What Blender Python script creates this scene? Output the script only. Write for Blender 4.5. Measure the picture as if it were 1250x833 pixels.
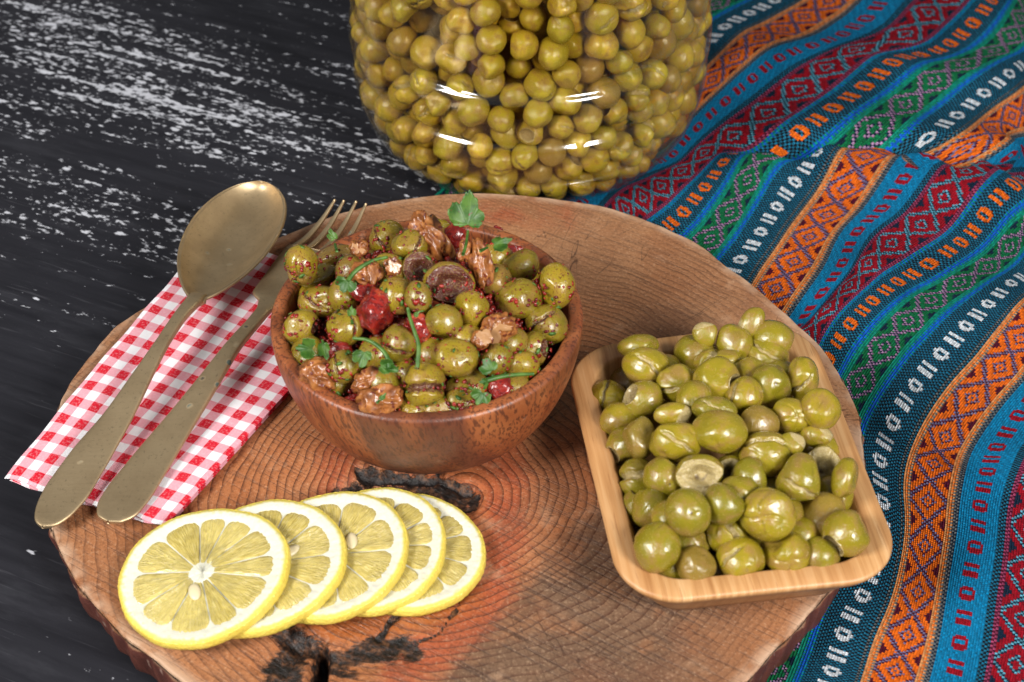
import bpy, bmesh, math, random
import numpy as np
from mathutils import Vector, Matrix

for o in list(bpy.data.objects):
    bpy.data.objects.remove(o)
SC = bpy.context.scene
COL = SC.collection
R = math.radians
random.seed(4)
RNG = np.random.default_rng(11)

# ------------------------------------------------------------------ camera
PITCH, LENS, DIST = 42.0, 55.0, 0.63
ZT = 0.022                       # top of the wood slice above the table
PW, PH = 1250.0, 833.0           # photograph size used for measurements
FPX = LENS / 36.0 * PW
_p = R(PITCH)
FW = np.array([0, math.cos(_p), -math.sin(_p)])
UP = np.array([0, math.sin(_p), math.cos(_p)])
RT = np.array([1.0, 0, 0])
CAM = np.array([0, 0, ZT]) - FW * DIST
cd = bpy.data.cameras.new('camera')
cam = bpy.data.objects.new('camera', cd)
COL.objects.link(cam)
cam.location = CAM
cam.rotation_euler = (R(90 - PITCH), 0, 0)
cd.lens = LENS
cd.sensor_width = 36
cd.clip_start = 0.02
cd.clip_end = 20
cd.dof.use_dof = True
cd.dof.focus_distance = 0.605
cd.dof.aperture_fstop = 16
SC.camera = cam

# ------------------------------------------------------------------ light
w = bpy.data.worlds.new('World')
SC.world = w
w.use_nodes = True
bg = w.node_tree.nodes['Background']
bg.inputs[0].default_value = (0.93, 0.96, 1.0, 1)
bg.inputs[1].default_value = 0.20


def softbox(name, d, dist, size, watts, col, target=(0, -0.02, 0.03)):
    l = bpy.data.lights.new(name, 'AREA')
    l.shape = 'SQUARE'
    l.size = size
    l.energy = watts
    l.color = col
    o = bpy.data.objects.new(name, l)
    COL.objects.link(o)
    d = Vector(d).normalized()
    o.location = Vector(target) + d * dist
    o.rotation_euler = d.to_track_quat('Z', 'Y').to_euler()
    return o


softbox('softbox_lamp', (-0.66, -0.46, 0.62), 1.4, 0.42, 24, (1, 0.97, 0.93))
softbox('softbox_lamp', (0.53, -0.66, 0.60), 1.4, 0.42, 25, (1, 0.98, 0.95))

SC.view_settings.view_transform = 'Standard'
SC.view_settings.look = 'None'
SC.view_settings.exposure = 0
SC.view_settings.gamma = 1


# ------------------------------------------------------------------ helpers
def at(px, py, z):
    """point of the horizontal plane z that the photograph shows at a pixel"""
    d = FW * FPX + RT * (px - PW / 2) - UP * (py - PH / 2)
    return CAM + d * ((z - CAM[2]) / d[2])


def ray(px, py):
    d = FW * FPX + RT * (px - PW / 2) - UP * (py - PH / 2)
    return d / np.linalg.norm(d)


def topx(P):
    d = np.asarray(P, float) - CAM
    z = d @ FW
    return np.stack([PW / 2 + FPX * (d @ RT) / z, PH / 2 - FPX * (d @ UP) / z], -1)


def tag(o, label=None, cat=None, group=None, kind=None):
    if label: o['label'] = label
    if cat: o['category'] = cat
    if group: o['group'] = group
    if kind: o['kind'] = kind
    return o


def empty(name, loc=(0, 0, 0)):
    o = bpy.data.objects.new(name, None)
    o.empty_display_size = 0.01
    o.location = loc
    COL.objects.link(o)
    return o


def link(name, me, mat=None, parent=None, smooth=True):
    o = bpy.data.objects.new(name, me)
    COL.objects.link(o)
    if mat and not me.materials: me.materials.append(mat)
    if smooth:
        me.polygons.foreach_set('use_smooth', np.ones(len(me.polygons), bool))
    if parent:
        o.parent = parent
        o.matrix_parent_inverse = Matrix.Translation(-parent.location)
    return o


def mesh(name, v, f):
    me = bpy.data.meshes.new(name)
    v = np.asarray(v, float)
    if isinstance(f, np.ndarray):
        n, k = f.shape
        me.vertices.add(len(v)); me.vertices.foreach_set('co', v.ravel())
        me.loops.add(n * k); me.loops.foreach_set('vertex_index', f.ravel().astype(np.int32))
        me.polygons.add(n); me.polygons.foreach_set('loop_start', np.arange(0, n * k, k, dtype=np.int32))
        me.update(calc_edges=True); me.validate()
    else:
        me.from_pydata([tuple(a) for a in v], [], [tuple(a) for a in f]); me.update()
    return me


def fattr(me, name, vals):
    a = me.attributes.new(name, 'FLOAT', 'POINT')
    a.data.foreach_set('value', np.asarray(vals, np.float32))


def grid_faces(nu, nv, closed_u=False):
    i = np.arange(nu if closed_u else nu - 1)[:, None]
    j = np.arange(nv - 1)[None, :]
    a = i * nv + j
    b = ((i + 1) % nu) * nv + j
    return np.stack([a, b, b + 1, a + 1], -1).reshape(-1, 4)


def uvset(me, uv_pt):
    """uv per vertex"""
    l = me.uv_layers.new(name='UVMap')
    idx = np.empty(len(me.loops), np.int32); me.loops.foreach_get('vertex_index', idx)
    l.data.foreach_set('uv', np.asarray(uv_pt, np.float32)[idx].ravel())


def snoise(P, rng, freq=1.0, n=10):
    """smooth pseudo noise about -1..1"""
    k = rng.normal(size=(n, P.shape[1])) * freq
    ph = rng.uniform(0, 6.283, n)
    return np.sin(P @ k.T + ph).sum(1) / math.sqrt(n / 2.0) * 0.6


def lathe(profile, seg=96):
    """profile list of (r,z); closed shell about z"""
    pr = np.array(profile)
    a = np.linspace(0, 2 * math.pi, seg, endpoint=False)
    v = np.stack([np.outer(np.cos(a), pr[:, 0]), np.outer(np.sin(a), pr[:, 0]),
                  np.tile(pr[:, 1], (seg, 1))], -1).reshape(-1, 3)
    return v, grid_faces(seg, len(pr), True)


def spline(pts, n):
    """Catmull-Rom through points"""
    p = np.asarray(pts, float)
    p = np.vstack([2 * p[0] - p[1], p, 2 * p[-1] - p[-2]])
    m = len(p) - 3
    out = []
    for t in np.linspace(0, m - 1e-6, n):
        i = int(t); u = t - i
        a, b, c, d = p[i:i + 4]
        out.append(0.5 * (2 * b + (c - a) * u + (2 * a - 5 * b + 4 * c - d) * u * u + (3 * b - a - 3 * c + d) * u ** 3))
    return np.array(out)


def tube(pts, rad, seg=8):
    p = np.asarray(pts, float); n = len(p)
    rad = np.full(n, rad) if np.isscalar(rad) else np.asarray(rad)
    t = np.gradient(p, axis=0); t /= np.linalg.norm(t, axis=1)[:, None]
    ref = np.array([0.31, 0.2, 0.93])
    a = np.cross(t, ref); a /= np.linalg.norm(a, axis=1)[:, None]
    b = np.cross(t, a)
    ang = np.linspace(0, 2 * math.pi, seg, endpoint=False)
    v = p[None] + rad[None, :, None] * (np.cos(ang)[:, None, None] * a[None] + np.sin(ang)[:, None, None] * b[None])
    f = [tuple(x) for x in grid_faces(seg, n, True)]
    f.append(tuple(i * n for i in range(seg))); f.append(tuple(i * n + n - 1 for i in reversed(range(seg))))
    return v.reshape(-1, 3), f


_ico = {}


def ico(sub):
    if sub not in _ico:
        bm = bmesh.new(); bmesh.ops.create_icosphere(bm, subdivisions=sub, radius=1)
        v = np.array([x.co[:] for x in bm.verts]); f = np.array([[q.index for q in x.verts] for x in bm.faces])
        bm.free(); _ico[sub] = (v, f)
    return _ico[sub]


# ---- node material builder
class Mat:
    def __init__(s, name):
        s.m = bpy.data.materials.new(name); s.m.use_nodes = True
        s.nt = s.m.node_tree
        s.bsdf = s.nt.nodes['Principled BSDF']; s.out = s.nt.nodes['Material Output']

    def n(s, t, ins=None, **pr):
        nd = s.nt.nodes.new(t)
        for k, v in pr.items(): setattr(nd, k, v)
        for k, v in (ins or {}).items(): s.set(nd.inputs[k], v)
        return nd

    def set(s, sock, v):
        if isinstance(v, bpy.types.NodeSocket): s.nt.links.new(v, sock)
        else:
            if hasattr(sock.default_value, '__len__') and len(sock.default_value) == 4 and len(v) == 3: v = (*v, 1)
            sock.default_value = v

    def p(s, **kw):
        for k, v in kw.items(): s.set(s.bsdf.inputs[k.replace('_', ' ')], v)
        return s

    def math(s, op, a, b=0.0, c=0.0, clamp=False):
        nd = s.n('ShaderNodeMath', {0: a, 1: b, 2: c}, operation=op); nd.use_clamp = clamp
        return nd.outputs[0]

    def mix(s, f, a, b, blend='MIX'):
        nd = s.n('ShaderNodeMix', {0: f, 6: a, 7: b}, data_type='RGBA', blend_type=blend)
        return nd.outputs[2]

    def noise(s, vec, scale, detail=3, rough=0.55, out=0, dist=0.0):
        return s.n('ShaderNodeTexNoise', {'Vector': vec, 'Scale': scale, 'Detail': detail, 'Roughness': rough, 'Distortion': dist}).outputs[out]

    def ramp(s, f, stops, interp='LINEAR'):
        nd = s.n('ShaderNodeValToRGB', {0: f}); cr = nd.color_ramp; cr.interpolation = interp
        while len(cr.elements) < len(stops): cr.elements.new(0.5)
        for e, (p, c) in zip(cr.elements, stops):
            e.position = p; e.color = (*c, 1) if len(c) == 3 else c
        return nd.outputs[0]

    def smooth(s, f, lo, hi):
        return s.n('ShaderNodeMapRange', {0: f, 1: lo, 2: hi, 3: 0.0, 4: 1.0}, interpolation_type='SMOOTHSTEP').outputs[0]

    def attr(s, name, out='Fac'):
        return s.n('ShaderNodeAttribute', attribute_name=name).outputs[out]

    def map(s, vec, loc=(0, 0, 0), rot=(0, 0, 0), scale=(1, 1, 1)):
        return s.n('ShaderNodeMapping', {0: vec, 1: loc, 2: rot, 3: scale}).outputs[0]

    def bump(s, h, dist, strength=1.0, normal=None):
        i = {'Height': h, 'Distance': dist, 'Strength': strength}
        if normal: i['Normal'] = normal
        return s.n('ShaderNodeBump', i).outputs[0]

    def obj(s): return s.n('ShaderNodeTexCoord').outputs['Object']
    def uv(s): return s.n('ShaderNodeTexCoord').outputs['UV']
    def rnd(s): return s.n('ShaderNodeObjectInfo').outputs['Random']


def g(c):
    """sRGB 0-255 to linear"""
    c = np.array(c) / 255.0
    return tuple(np.where(c <= 0.04045, c / 12.92, ((c + 0.055) / 1.055) ** 2.4))


# ------------------------------------------------------------------ table
def m_table():
    m = Mat('table_black_paint'); P = m.obj()
    q = m.map(P, rot=(0, 0, R(24)))
    st = m.map(q, scale=(0.22, 1, 1))
    grain = m.noise(m.map(q, scale=(0.05, 1, 1)), 160, 4)
    fine = m.noise(m.map(q, scale=(0.5, 1, 1)), 400, 3, 0.6)
    mid = m.noise(m.map(q, scale=(0.12, 1, 1)), 150, 4, 0.6)
    big = m.noise(m.map(q, scale=(0.22, 1, 1)), 22, 4, 0.55)
    # worn zone: a wide band of scuffed paint across the rear of the table
    xyz = m.n('ShaderNodeSeparateXYZ', {0: q})
    band = m.math('SUBTRACT', 1.0, m.math('MULTIPLY', m.math('ABSOLUTE', m.math('SUBTRACT', xyz.outputs[1], 0.12)), 4.2), clamp=True)
    amt = m.math('ADD', m.math('MULTIPLY', big, 0.55), m.math('MULTIPLY', band, 0.15))
    a = m.math('ADD', m.math('MULTIPLY', fine, 0.8), m.math('MULTIPLY', mid, 0.62))
    s = m.math('ADD', a, amt)
    chips = m.smooth(s, 1.175, 1.27)
    blobs = m.smooth(m.math('ADD', m.noise(m.map(q, scale=(0.45, 1, 1)), 150, 3), m.math('MULTIPLY', amt, 0.5)), 0.85, 0.91)
    mask = m.math('MAXIMUM', m.math('MULTIPLY', chips, 0.85), blobs)
    dark = m.mix(grain, (0.004, 0.004, 0.006), (0.022, 0.022, 0.028))
    scr = m.smooth(m.noise(m.map(q, scale=(0.06, 1, 1)), 420, 3, 0.6), 0.6, 0.75)
    dark = m.mix(m.math('MULTIPLY', scr, 0.16), dark, (0.16, 0.16, 0.18))
    dark = m.mix(m.math('MULTIPLY', m.smooth(m.noise(m.map(q, scale=(0.25, 1, 1)), 60, 5, 0.7), 0.48, 0.75), 0.3), dark, (0.05, 0.051, 0.06))
    col = m.mix(mask, dark, m.mix(fine, (0.30, 0.31, 0.35), (0.66, 0.67, 0.72)))
    h = m.math('ADD', m.math('MULTIPLY', grain, 0.5), m.math('MULTIPLY', mask, -0.5))
    m.p(Base_Color=col, Roughness=m.math('ADD', 0.5, m.math('MULTIPLY', grain, 0.2)), Normal=m.bump(h, 0.0006, 0.7))
    m.bsdf.inputs['Specular IOR Level'].default_value = 0.2
    return m.m


me = mesh('table_top', [(-1.6, -1.2, 0), (1.6, -1.2, 0), (1.6, 1.6, 0), (-1.6, 1.6, 0)], [(0, 1, 2, 3)])
tag(link('table_top', me, m_table(), smooth=False), kind='structure')

# ------------------------------------------------------------------ wood slice
SL = [(67, 648), (83, 684), (98, 712), (118, 740), (153, 779), (190, 809), (220, 833), (300, 880), (400, 925), (520, 955),
      (650, 955), (770, 925), (860, 875), (920, 820), (944, 796), (973, 774), (990, 750), (1003, 737), (1040, 680),
      (1058, 610), (1052, 530), (1025, 450), (979, 398), (948, 370), (892, 327), (833, 287), (802, 273), (752, 255),
      (690, 243), (640, 237), (590, 234), (540, 236), (500, 240), (445, 251), (413, 261), (370, 277), (320, 297), (250, 330), (182, 371),
      (138, 399), (110, 432), (83, 470), (62, 520), (54, 580), (57, 620)]
SLW = np.array([at(x, y, ZT)[:2] for x, y in SL])
SLC = np.array([-0.02, -0.045])
PITH = at(555, 600, ZT)[:2]


def slice_radius(a):
    d = SLW - SLC
    th = np.arctan2(d[:, 1], d[:, 0]); r = np.hypot(d[:, 0], d[:, 1])
    o = np.argsort(th); th = th[o]; r = r[o]
    return np.interp(a, np.r_[th[-1] - 2 * math.pi, th, th[0] + 2 * math.pi], np.r_[r[-1], r, r[0]])


def in_slice(x, y, margin=0.0):
    dx, dy = x - SLC[0], y - SLC[1]
    return np.hypot(dx, dy) < slice_radius(np.arctan2(dy, dx)) - margin


def seg_dist(P, pl):
    best = np.full(len(P), 1e9)
    pl = np.asarray(pl, float)
    for a, b in zip(pl[:-1], pl[1:]):
        ab = b - a
        t = np.clip(((P - a) @ ab) / (ab @ ab), 0, 1)
        best = np.minimum(best, np.hypot(*(P - a - t[:, None] * ab).T))
    return best


def build_slice():
    NA, NR = 560, 230
    a = np.linspace(-math.pi, math.pi, NA, endpoint=False)
    rr = slice_radius(a)
    for _ in range(2): rr = 0.25 * np.roll(rr, 1) + 0.5 * rr + 0.25 * np.roll(rr, -1)
    er = np.random.default_rng(14); cc = np.stack([np.cos(a), np.sin(a)], -1); rr = rr + 0.0007 * snoise(cc, er, 6) + 0.00035 * snoise(cc, er, 18) + 0.0002 * snoise(cc, er, 60, 16)
    fr = np.linspace(0.0, 1, NR) ** 0.9
    fr[-2:] = (0.9955, 1.0)
    X = SLC[0] + np.outer(np.cos(a) * rr, fr); Y = SLC[1] + np.outer(np.sin(a) * rr, fr)
    Z = np.full_like(X, ZT); Z[:, -1] -= 0.0008
    v = np.stack([X, Y, Z], -1).reshape(-1, 3)
    px = topx(v)
    r1 = np.random.default_rng(5)
    wob = np.stack([snoise(px, r1, 0.05), snoise(px, r1, 0.05)], -1) * 5 + np.stack([snoise(px, r1, 0.17), snoise(px, r1, 0.17)], -1) * 2.4
    q = px + wob
    # the burnt knot by the bowl and the crack at the front
    knot = np.clip(1 - seg_dist(q, [(420, 612), (455, 596), (500, 596), (545, 600), (566, 610)]) / 27, 0, 1)
    knot = np.minimum(1, knot * 2.2)
    top = np.clip(1 - seg_dist(q, [(438, 574), (490, 582), (540, 586), (572, 602)]) / 9, 0, 1)
    chasm = np.clip(1 - seg_dist(q, [(396, 800), (391, 820), (386, 850), (392, 900), (388, 950)]) / 13, 0, 1)
    dark1 = np.clip(1.25 - seg_dist(q, [(345, 845), (350, 812), (360, 795)]) / 29, 0, 1)
    dark2 = np.clip(1.2 - seg_dist(q, [(350, 778), (384, 792), (400, 806), (432, 804), (462, 794), (490, 790), (505, 798)]) / 24, 0, 1)
    dark3 = np.clip(1.2 - seg_dist(q, [(350, 775), (372, 792)]) / 12, 0, 1)
    crack = np.clip(1 - seg_dist(q, [(486, 748), (474, 762), (462, 778)]) / 7, 0, 1)
    line = np.clip(1 - seg_dist(q, [(586, 708), (560, 740), (530, 770), (498, 800)]) / 3.5, 0, 1)
    rough = snoise(px, r1, 0.35, 16) * 0.5 + snoise(px, r1, 0.8, 16) * 0.5
    dep = 0.0022 * knot * (1 + 0.22 * rough) + 0.0022 * top + 0.011 * np.minimum(1, chasm * 1.5) + 0.002 * dark1 * (1 + 0.25 * rough) \
        + 0.0014 * dark2 * (1 + .3 * rough) + 0.002 * dark3 + 0.002 * crack + 0.0008 * line
    v[:, 2] -= np.clip(dep, 0, 0.016)
    char = np.clip(np.maximum.reduce([0.78 * knot * (0.9 + 0.25 * rough), top * 1.3, chasm * 2, dark1 * 0.85, dark2 * 0.74, dark3 * 0.8, crack * 1.4, line * 0.9]), 0, 1)
    heart = np.exp(-((seg_dist(q, [(600, 545), (622, 600), (618, 660), (600, 715), (560, 770), (490, 815)]) / 34) ** 2))
    heart = np.maximum(heart, 0.7 * np.exp(-(seg_dist(q, [(420, 560), (405, 590), (400, 620)]) / 40) ** 2))
    amber = np.exp(-(seg_dist(q, [(375, 768), (430, 765), (500, 755), (560, 730)]) / 24) ** 2)
    # grey weathered patch on the right front, with a fairly crisp border
    poly = np.array([(742, 612), (690, 660), (632, 720), (560, 790), (520, 850)])
    side = np.interp(q[:, 1], poly[:, 1], poly[:, 0])
    grey = 1.1 / (1 + np.exp(-(q[:, 0] - side) / 7)) * np.clip((q[:, 1] - 600) / 25, 0, 1) * np.clip((990 - q[:, 0] - 0.3 * (q[:, 1] - 700)) / 150, 0.1, 1)
    grey2 = np.exp(-(seg_dist(q, [(715, 330), (760, 372), (800, 395)]) / 62) ** 2)
    stain = np.exp(-(seg_dist(q, [(600, 262), (690, 262)]) / 15) ** 2)
    nt_ = len(v)
    # side wall: bark
    levels = [(-0.0025, 0.0004), (-0.007, 0.0), (-0.013, -0.0008), (-0.019, -0.002), (-0.0216, -0.003)]
    ring = []
    for i, (dz, dr) in enumerate(levels):
        rn = rr + dr + 0.0007 * np.sin(a * 47 + i * .4) * np.sin(a * 13) + 0.0006 * np.sin(a * 90 + i)
        ring.append(np.stack([SLC[0] + np.cos(a) * rn, SLC[1] + np.sin(a) * rn, np.full(NA, ZT + dz)], -1))
    ring.append(np.tile([SLC[0], SLC[1], 0.0006], (NA, 1)))
    side_v = np.stack(ring, 1)                       # NA, 6
    ft = grid_faces(NA, NR, True)[:, ::-1]
    # stitch wall: build faces from last top ring
    k = len(ring)
    idx = np.concatenate([(np.arange(NA) * NR + NR - 1)[:, None], nt_ + np.arange(NA)[:, None] * k + np.arange(k)[None]], 1)
    i2 = np.roll(idx, -1, 0)
    fs = np.stack([idx[:, :-1], idx[:, 1:], i2[:, 1:], i2[:, :-1]], -1).reshape(-1, 4)
    vv = np.vstack([v, side_v.reshape(-1, 3)])
    faces = np.vstack([ft[:, ::-1], fs])
    me = mesh('wood_slice', vv, faces)
    z = np.zeros(NA * k)
    for nm, arr in (('char', char), ('heart', heart), ('amber', amber), ('grey', np.maximum(grey, 0.4 * grey2)), ('stain', stain)):
        fattr(me, nm, np.r_[arr, z])
    fattr(me, 'bark', np.r_[np.zeros(nt_), z + 1])
    edge = np.tile(np.clip((fr - 0.965) / 0.03, 0, 1), NA)
    fattr(me, 'edge', np.r_[edge, z])
    return me


def m_slice():
    m = Mat('cut_log_wood'); P = m.obj()
    c = m.n('ShaderNodeVectorMath', {0: P, 1: (PITH[0], PITH[1], 0)}, operation='SUBTRACT').outputs[0]
    wv = m.n('ShaderNodeVectorMath', {0: m.noise(P, 14, 2, out=1), 1: (0.5, 0.5, 0.5)}, operation='SUBTRACT').outputs[0]
    wv = m.n('ShaderNodeVectorMath', {0: wv, 'Scale': 0.028}, operation='SCALE').outputs[0]
    wv2 = m.n('ShaderNodeVectorMath', {0: m.noise(P, 90, 2, out=1), 1: (0.5, 0.5, 0.5)}, operation='SUBTRACT').outputs[0]
    wv2 = m.n('ShaderNodeVectorMath', {0: wv2, 'Scale': 0.0016}, operation='SCALE').outputs[0]
    c = m.n('ShaderNodeVectorMath', {0: c, 1: wv}, operation='ADD').outputs[0]
    c = m.n('ShaderNodeVectorMath', {0: c, 1: wv2}, operation='ADD').outputs[0]
    c = m.n('ShaderNodeVectorMath', {0: c, 1: (1, 1, 0)}, operation='MULTIPLY').outputs[0]
    d = m.n('ShaderNodeVectorMath', {0: c}, operation='LENGTH').outputs['Value']
    ph = m.math('MULTIPLY', m.math('POWER', d, 1.12), 2250.0)
    low = m.noise(P, 30, 2)
    ph = m.math('ADD', ph, m.math('MULTIPLY', low, 3.0))
    fr = m.math('FRACT', m.math('DIVIDE', ph, 6.2832))
    ringl = m.math('POWER', fr, 4.2)                       # late wood: thin line with a sharp outer side
    n2 = m.noise(P, 55, 3)
    ringv = m.math('MULTIPLY', m.math('MULTIPLY', ringl, m.smooth(n2, 0.12, 0.42)), m.math('SUBTRACT', 1.0, m.math('MULTIPLY', m.smooth(d, 0.075, 0.135), m.math('ADD', 0.35, m.math('MULTIPLY', m.smooth(m.noise(P, 9, 2), 0.4, 0.6), 0.5)))))
    fine = m.math('POWER', m.math('FRACT', m.math('DIVIDE', m.math('MULTIPLY', d, 9000.0), 6.2832)), 3.0)
    base = m.ramp(m.math('MULTIPLY', d, 5.5), [(0.0, (0.38, 0.098, 0.030)), (0.35, (0.38, 0.124, 0.040)), (0.65, (0.32, 0.122, 0.046)), (1.0, (0.26, 0.112, 0.049))])
    big = m.noise(P, 22, 4)
    base = m.mix(m.smooth(big, 0.35, 0.7), base, m.mix(0.45, base, (0.46, 0.25, 0.125)))
    grey = m.attr('grey')
    ngrey = m.math('MULTIPLY', grey, m.smooth(m.noise(P, 60, 4), 0.12, 0.5))
    base = m.mix(m.math('MULTIPLY', ngrey, 0.9), base, m.mix(m.noise(P, 40, 4), (0.075, 0.04, 0.022), (0.20, 0.12, 0.072)))
    hm = m.smooth(m.math('ADD', m.attr('heart'), m.math('MULTIPLY', m.math('SUBTRACT', fr, 0.5), 0.35)), 0.2, 0.85)
    hm = m.math('MULTIPLY', hm, m.smooth(m.noise(P, 26, 3), 0.25, 0.55))
    base = m.mix(m.math('MULTIPLY', hm, 0.85), base, (0.34, 0.068, 0.026))
    base = m.mix(m.math('MULTIPLY', m.attr('amber'), 0.85), base, m.mix(m.noise(P, 80, 3), (0.42, 0.12, 0.02), (0.20, 0.045, 0.015)))
    base = m.mix(m.math('MULTIPLY', m.attr('stain'), m.smooth(m.noise(P, 45, 3), 0.4, 0.6)), base, (0.30, 0.085, 0.035))
    base = m.mix(m.math('MULTIPLY', ringv, 0.97), base, (0.045, 0.012, 0.006))
    base = m.mix(m.math('MULTIPLY', fine, 0.25), base, (0.12, 0.05, 0.025))
    # saw scratches across the grain
    sq = m.map(P, rot=(0, 0, R(33)))
    saw = m.noise(m.map(sq, scale=(0.035, 1, 1)), 900, 3, 0.7)
    sawm = m.smooth(saw, 0.52, 0.66)
    base = m.mix(m.math('MULTIPLY', sawm, m.math('ADD', 0.30, m.math('MULTIPLY', grey, 0.45))), base, (0.06, 0.03, 0.018))
    sq2 = m.map(P, rot=(0, 0, R(-62)))
    saw2 = m.smooth(m.noise(m.map(sq2, scale=(0.02, 1, 1)), 300, 2, 0.6), 0.66, 0.72)
    base = m.mix(m.math('MULTIPLY', saw2, 0.35), base, (0.07, 0.03, 0.018))
    mott = m.noise(P, 34, 5, 0.65)
    base = m.mix(m.math('MULTIPLY', m.smooth(mott, 0.5, 0.72), 0.5), base, (0.15, 0.06, 0.03))
    base = m.mix(m.math('MULTIPLY', m.smooth(m.noise(m.map(P, loc=(3, 1, 0)), 48, 4, 0.6), 0.58, 0.72), 0.35), base, (0.50, 0.30, 0.18))
    # thin drying checks running out from the pith
    cs = m.n('ShaderNodeSeparateXYZ', {0: c})
    ang = m.math('ARCTAN2', cs.outputs[1], cs.outputs[0])
    rad_n = m.n('ShaderNodeCombineXYZ', {0: m.math('MULTIPLY', ang, 9.0), 1: m.math('MULTIPLY', d, 7.0)}).outputs[0]
    chk = m.math('ABSOLUTE', m.math('SUBTRACT', m.noise(rad_n, 1.6, 2, 0.5), 0.5))
    chk = m.math('MULTIPLY', m.smooth(chk, 0.006, 0.0), m.smooth(m.noise(P, 20, 2), 0.5, 0.6))
    base = m.mix(m.math('MULTIPLY', chk, 0.8), base, (0.04, 0.016, 0.009))
    speck = m.noise(P, 900, 3, 0.7)
    base = m.mix(m.smooth(speck, 0.5, 0.75), base, m.mix(0.6, base, (0.05, 0.02, 0.01)))
    base = m.mix(m.math('MULTIPLY', m.smooth(speck, 0.45, 0.3), 0.25), base, (0.62, 0.42, 0.27))
    base = m.mix(m.math('MULTIPLY', m.attr('edge'), m.smooth(m.noise(P, 70, 3), 0.35, 0.6)), base, (0.45, 0.29, 0.19))
    cn = m.noise(P, 260, 5, 0.7)
    chc = m.ramp(cn, [(0.36, (0.004, 0.0035, 0.003)), (0.48, (0.016, 0.010, 0.008)), (0.56, (0.06, 0.027, 0.015)), (0.66, (0.15, 0.065, 0.028)), (0.82, (0.30, 0.16, 0.07))])
    char = m.attr('char')
    cm = m.smooth(m.math('ADD', char, m.math('MULTIPLY', m.math('SUBTRACT', m.noise(m.map(P, rot=(0, 0, R(-35)), scale=(0.4, 1, 1)), 200, 5, 0.65), 0.5), 1.5)), 0.34, 0.52)
    base = m.mix(cm, base, m.mix(m.smooth(char, 0.8, 1.05), chc, (0.008, 0.006, 0.006)))
    bn = m.noise(m.map(P, scale=(1, 1, 0.08)), 240, 4)
    bk = m.ramp(bn, [(0.25, (0.045, 0.012, 0.009)), (0.55, (0.10, 0.028, 0.019)), (0.75, (0.16, 0.055, 0.035))])
    bk = m.mix(m.smooth(m.noise(m.map(P, scale=(1, 1, 0.25)), 320, 2), 0.68, 0.74), bk, (0.30, 0.19, 0.15))
    bark = m.smooth(m.attr('bark'), 0.3, 0.9)
    base = m.mix(bark, base, bk)
    h = m.math('ADD', m.math('MULTIPLY', ringv, -0.5), m.math('MULTIPLY', sawm, -0.35))
    h = m.math('ADD', h, m.math('MULTIPLY', speck, 0.35))
    h = m.math('ADD', h, m.math('MULTIPLY', m.math('MULTIPLY', cn, cm), 2.0))
    h = m.math('ADD', h, m.math('MULTIPLY', m.math('MULTIPLY', bn, bark), 2.0))
    rough = m.math('SUBTRACT', m.math('ADD', 0.42, m.math('MULTIPLY', speck, 0.25)), m.math('MULTIPLY', m.math('ADD', m.attr('amber'), m.math('MULTIPLY', cm, 0.4)), 0.2))
    m.p(Base_Color=base, Roughness=rough, Normal=m.bump(h, 0.0005, 0.8))
    m.bsdf.inputs['Specular IOR Level'].default_value = 0.35
    return m.m


o = link('wood_slice', build_slice(), m_slice())
tag(o, 'round reddish cut log slice used as a serving board, cracked at its front', 'wood slice')

# ------------------------------------------------------------------ woven cloth
PERIOD = 117          # stitches across one repeat of the stripes
STC = 0.09            # one stitch, cm
JAR = np.array([0.0085, 0.178])   # axis of the jar on the table


def ridge_z(px, py):
    P = np.array([[px, py]], float)

    def rd(pl, h, s): return h * math.exp(-(seg_dist(P, pl)[0] / s) ** 2)
    z = 0.003
    z += rd([(905, 185), (960, 176), (1010, 168), (1075, 165), (1140, 173), (1195, 187), (1300, 215)], 0.024, 36) * min(1, max(0, (px - 870) / 110))
    z += rd([(1000, 345), (1022, 330), (1062, 322), (1112, 334), (1150, 356), (1206, 374), (1270, 380)], 0.014, 26)
    z += rd([(1080, 505), (1150, 520), (1212, 556), (1280, 590)], 0.013, 30)
    z += rd([(900, 68), (945, 62), (1010, 62), (1085, 82), (1130, 88), (1200, 92), (1260, 110)], 0.014, 20)
    z += rd([(1180, 700), (1215, 780), (1230, 900)], 0.007, 34)
    return z


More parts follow.
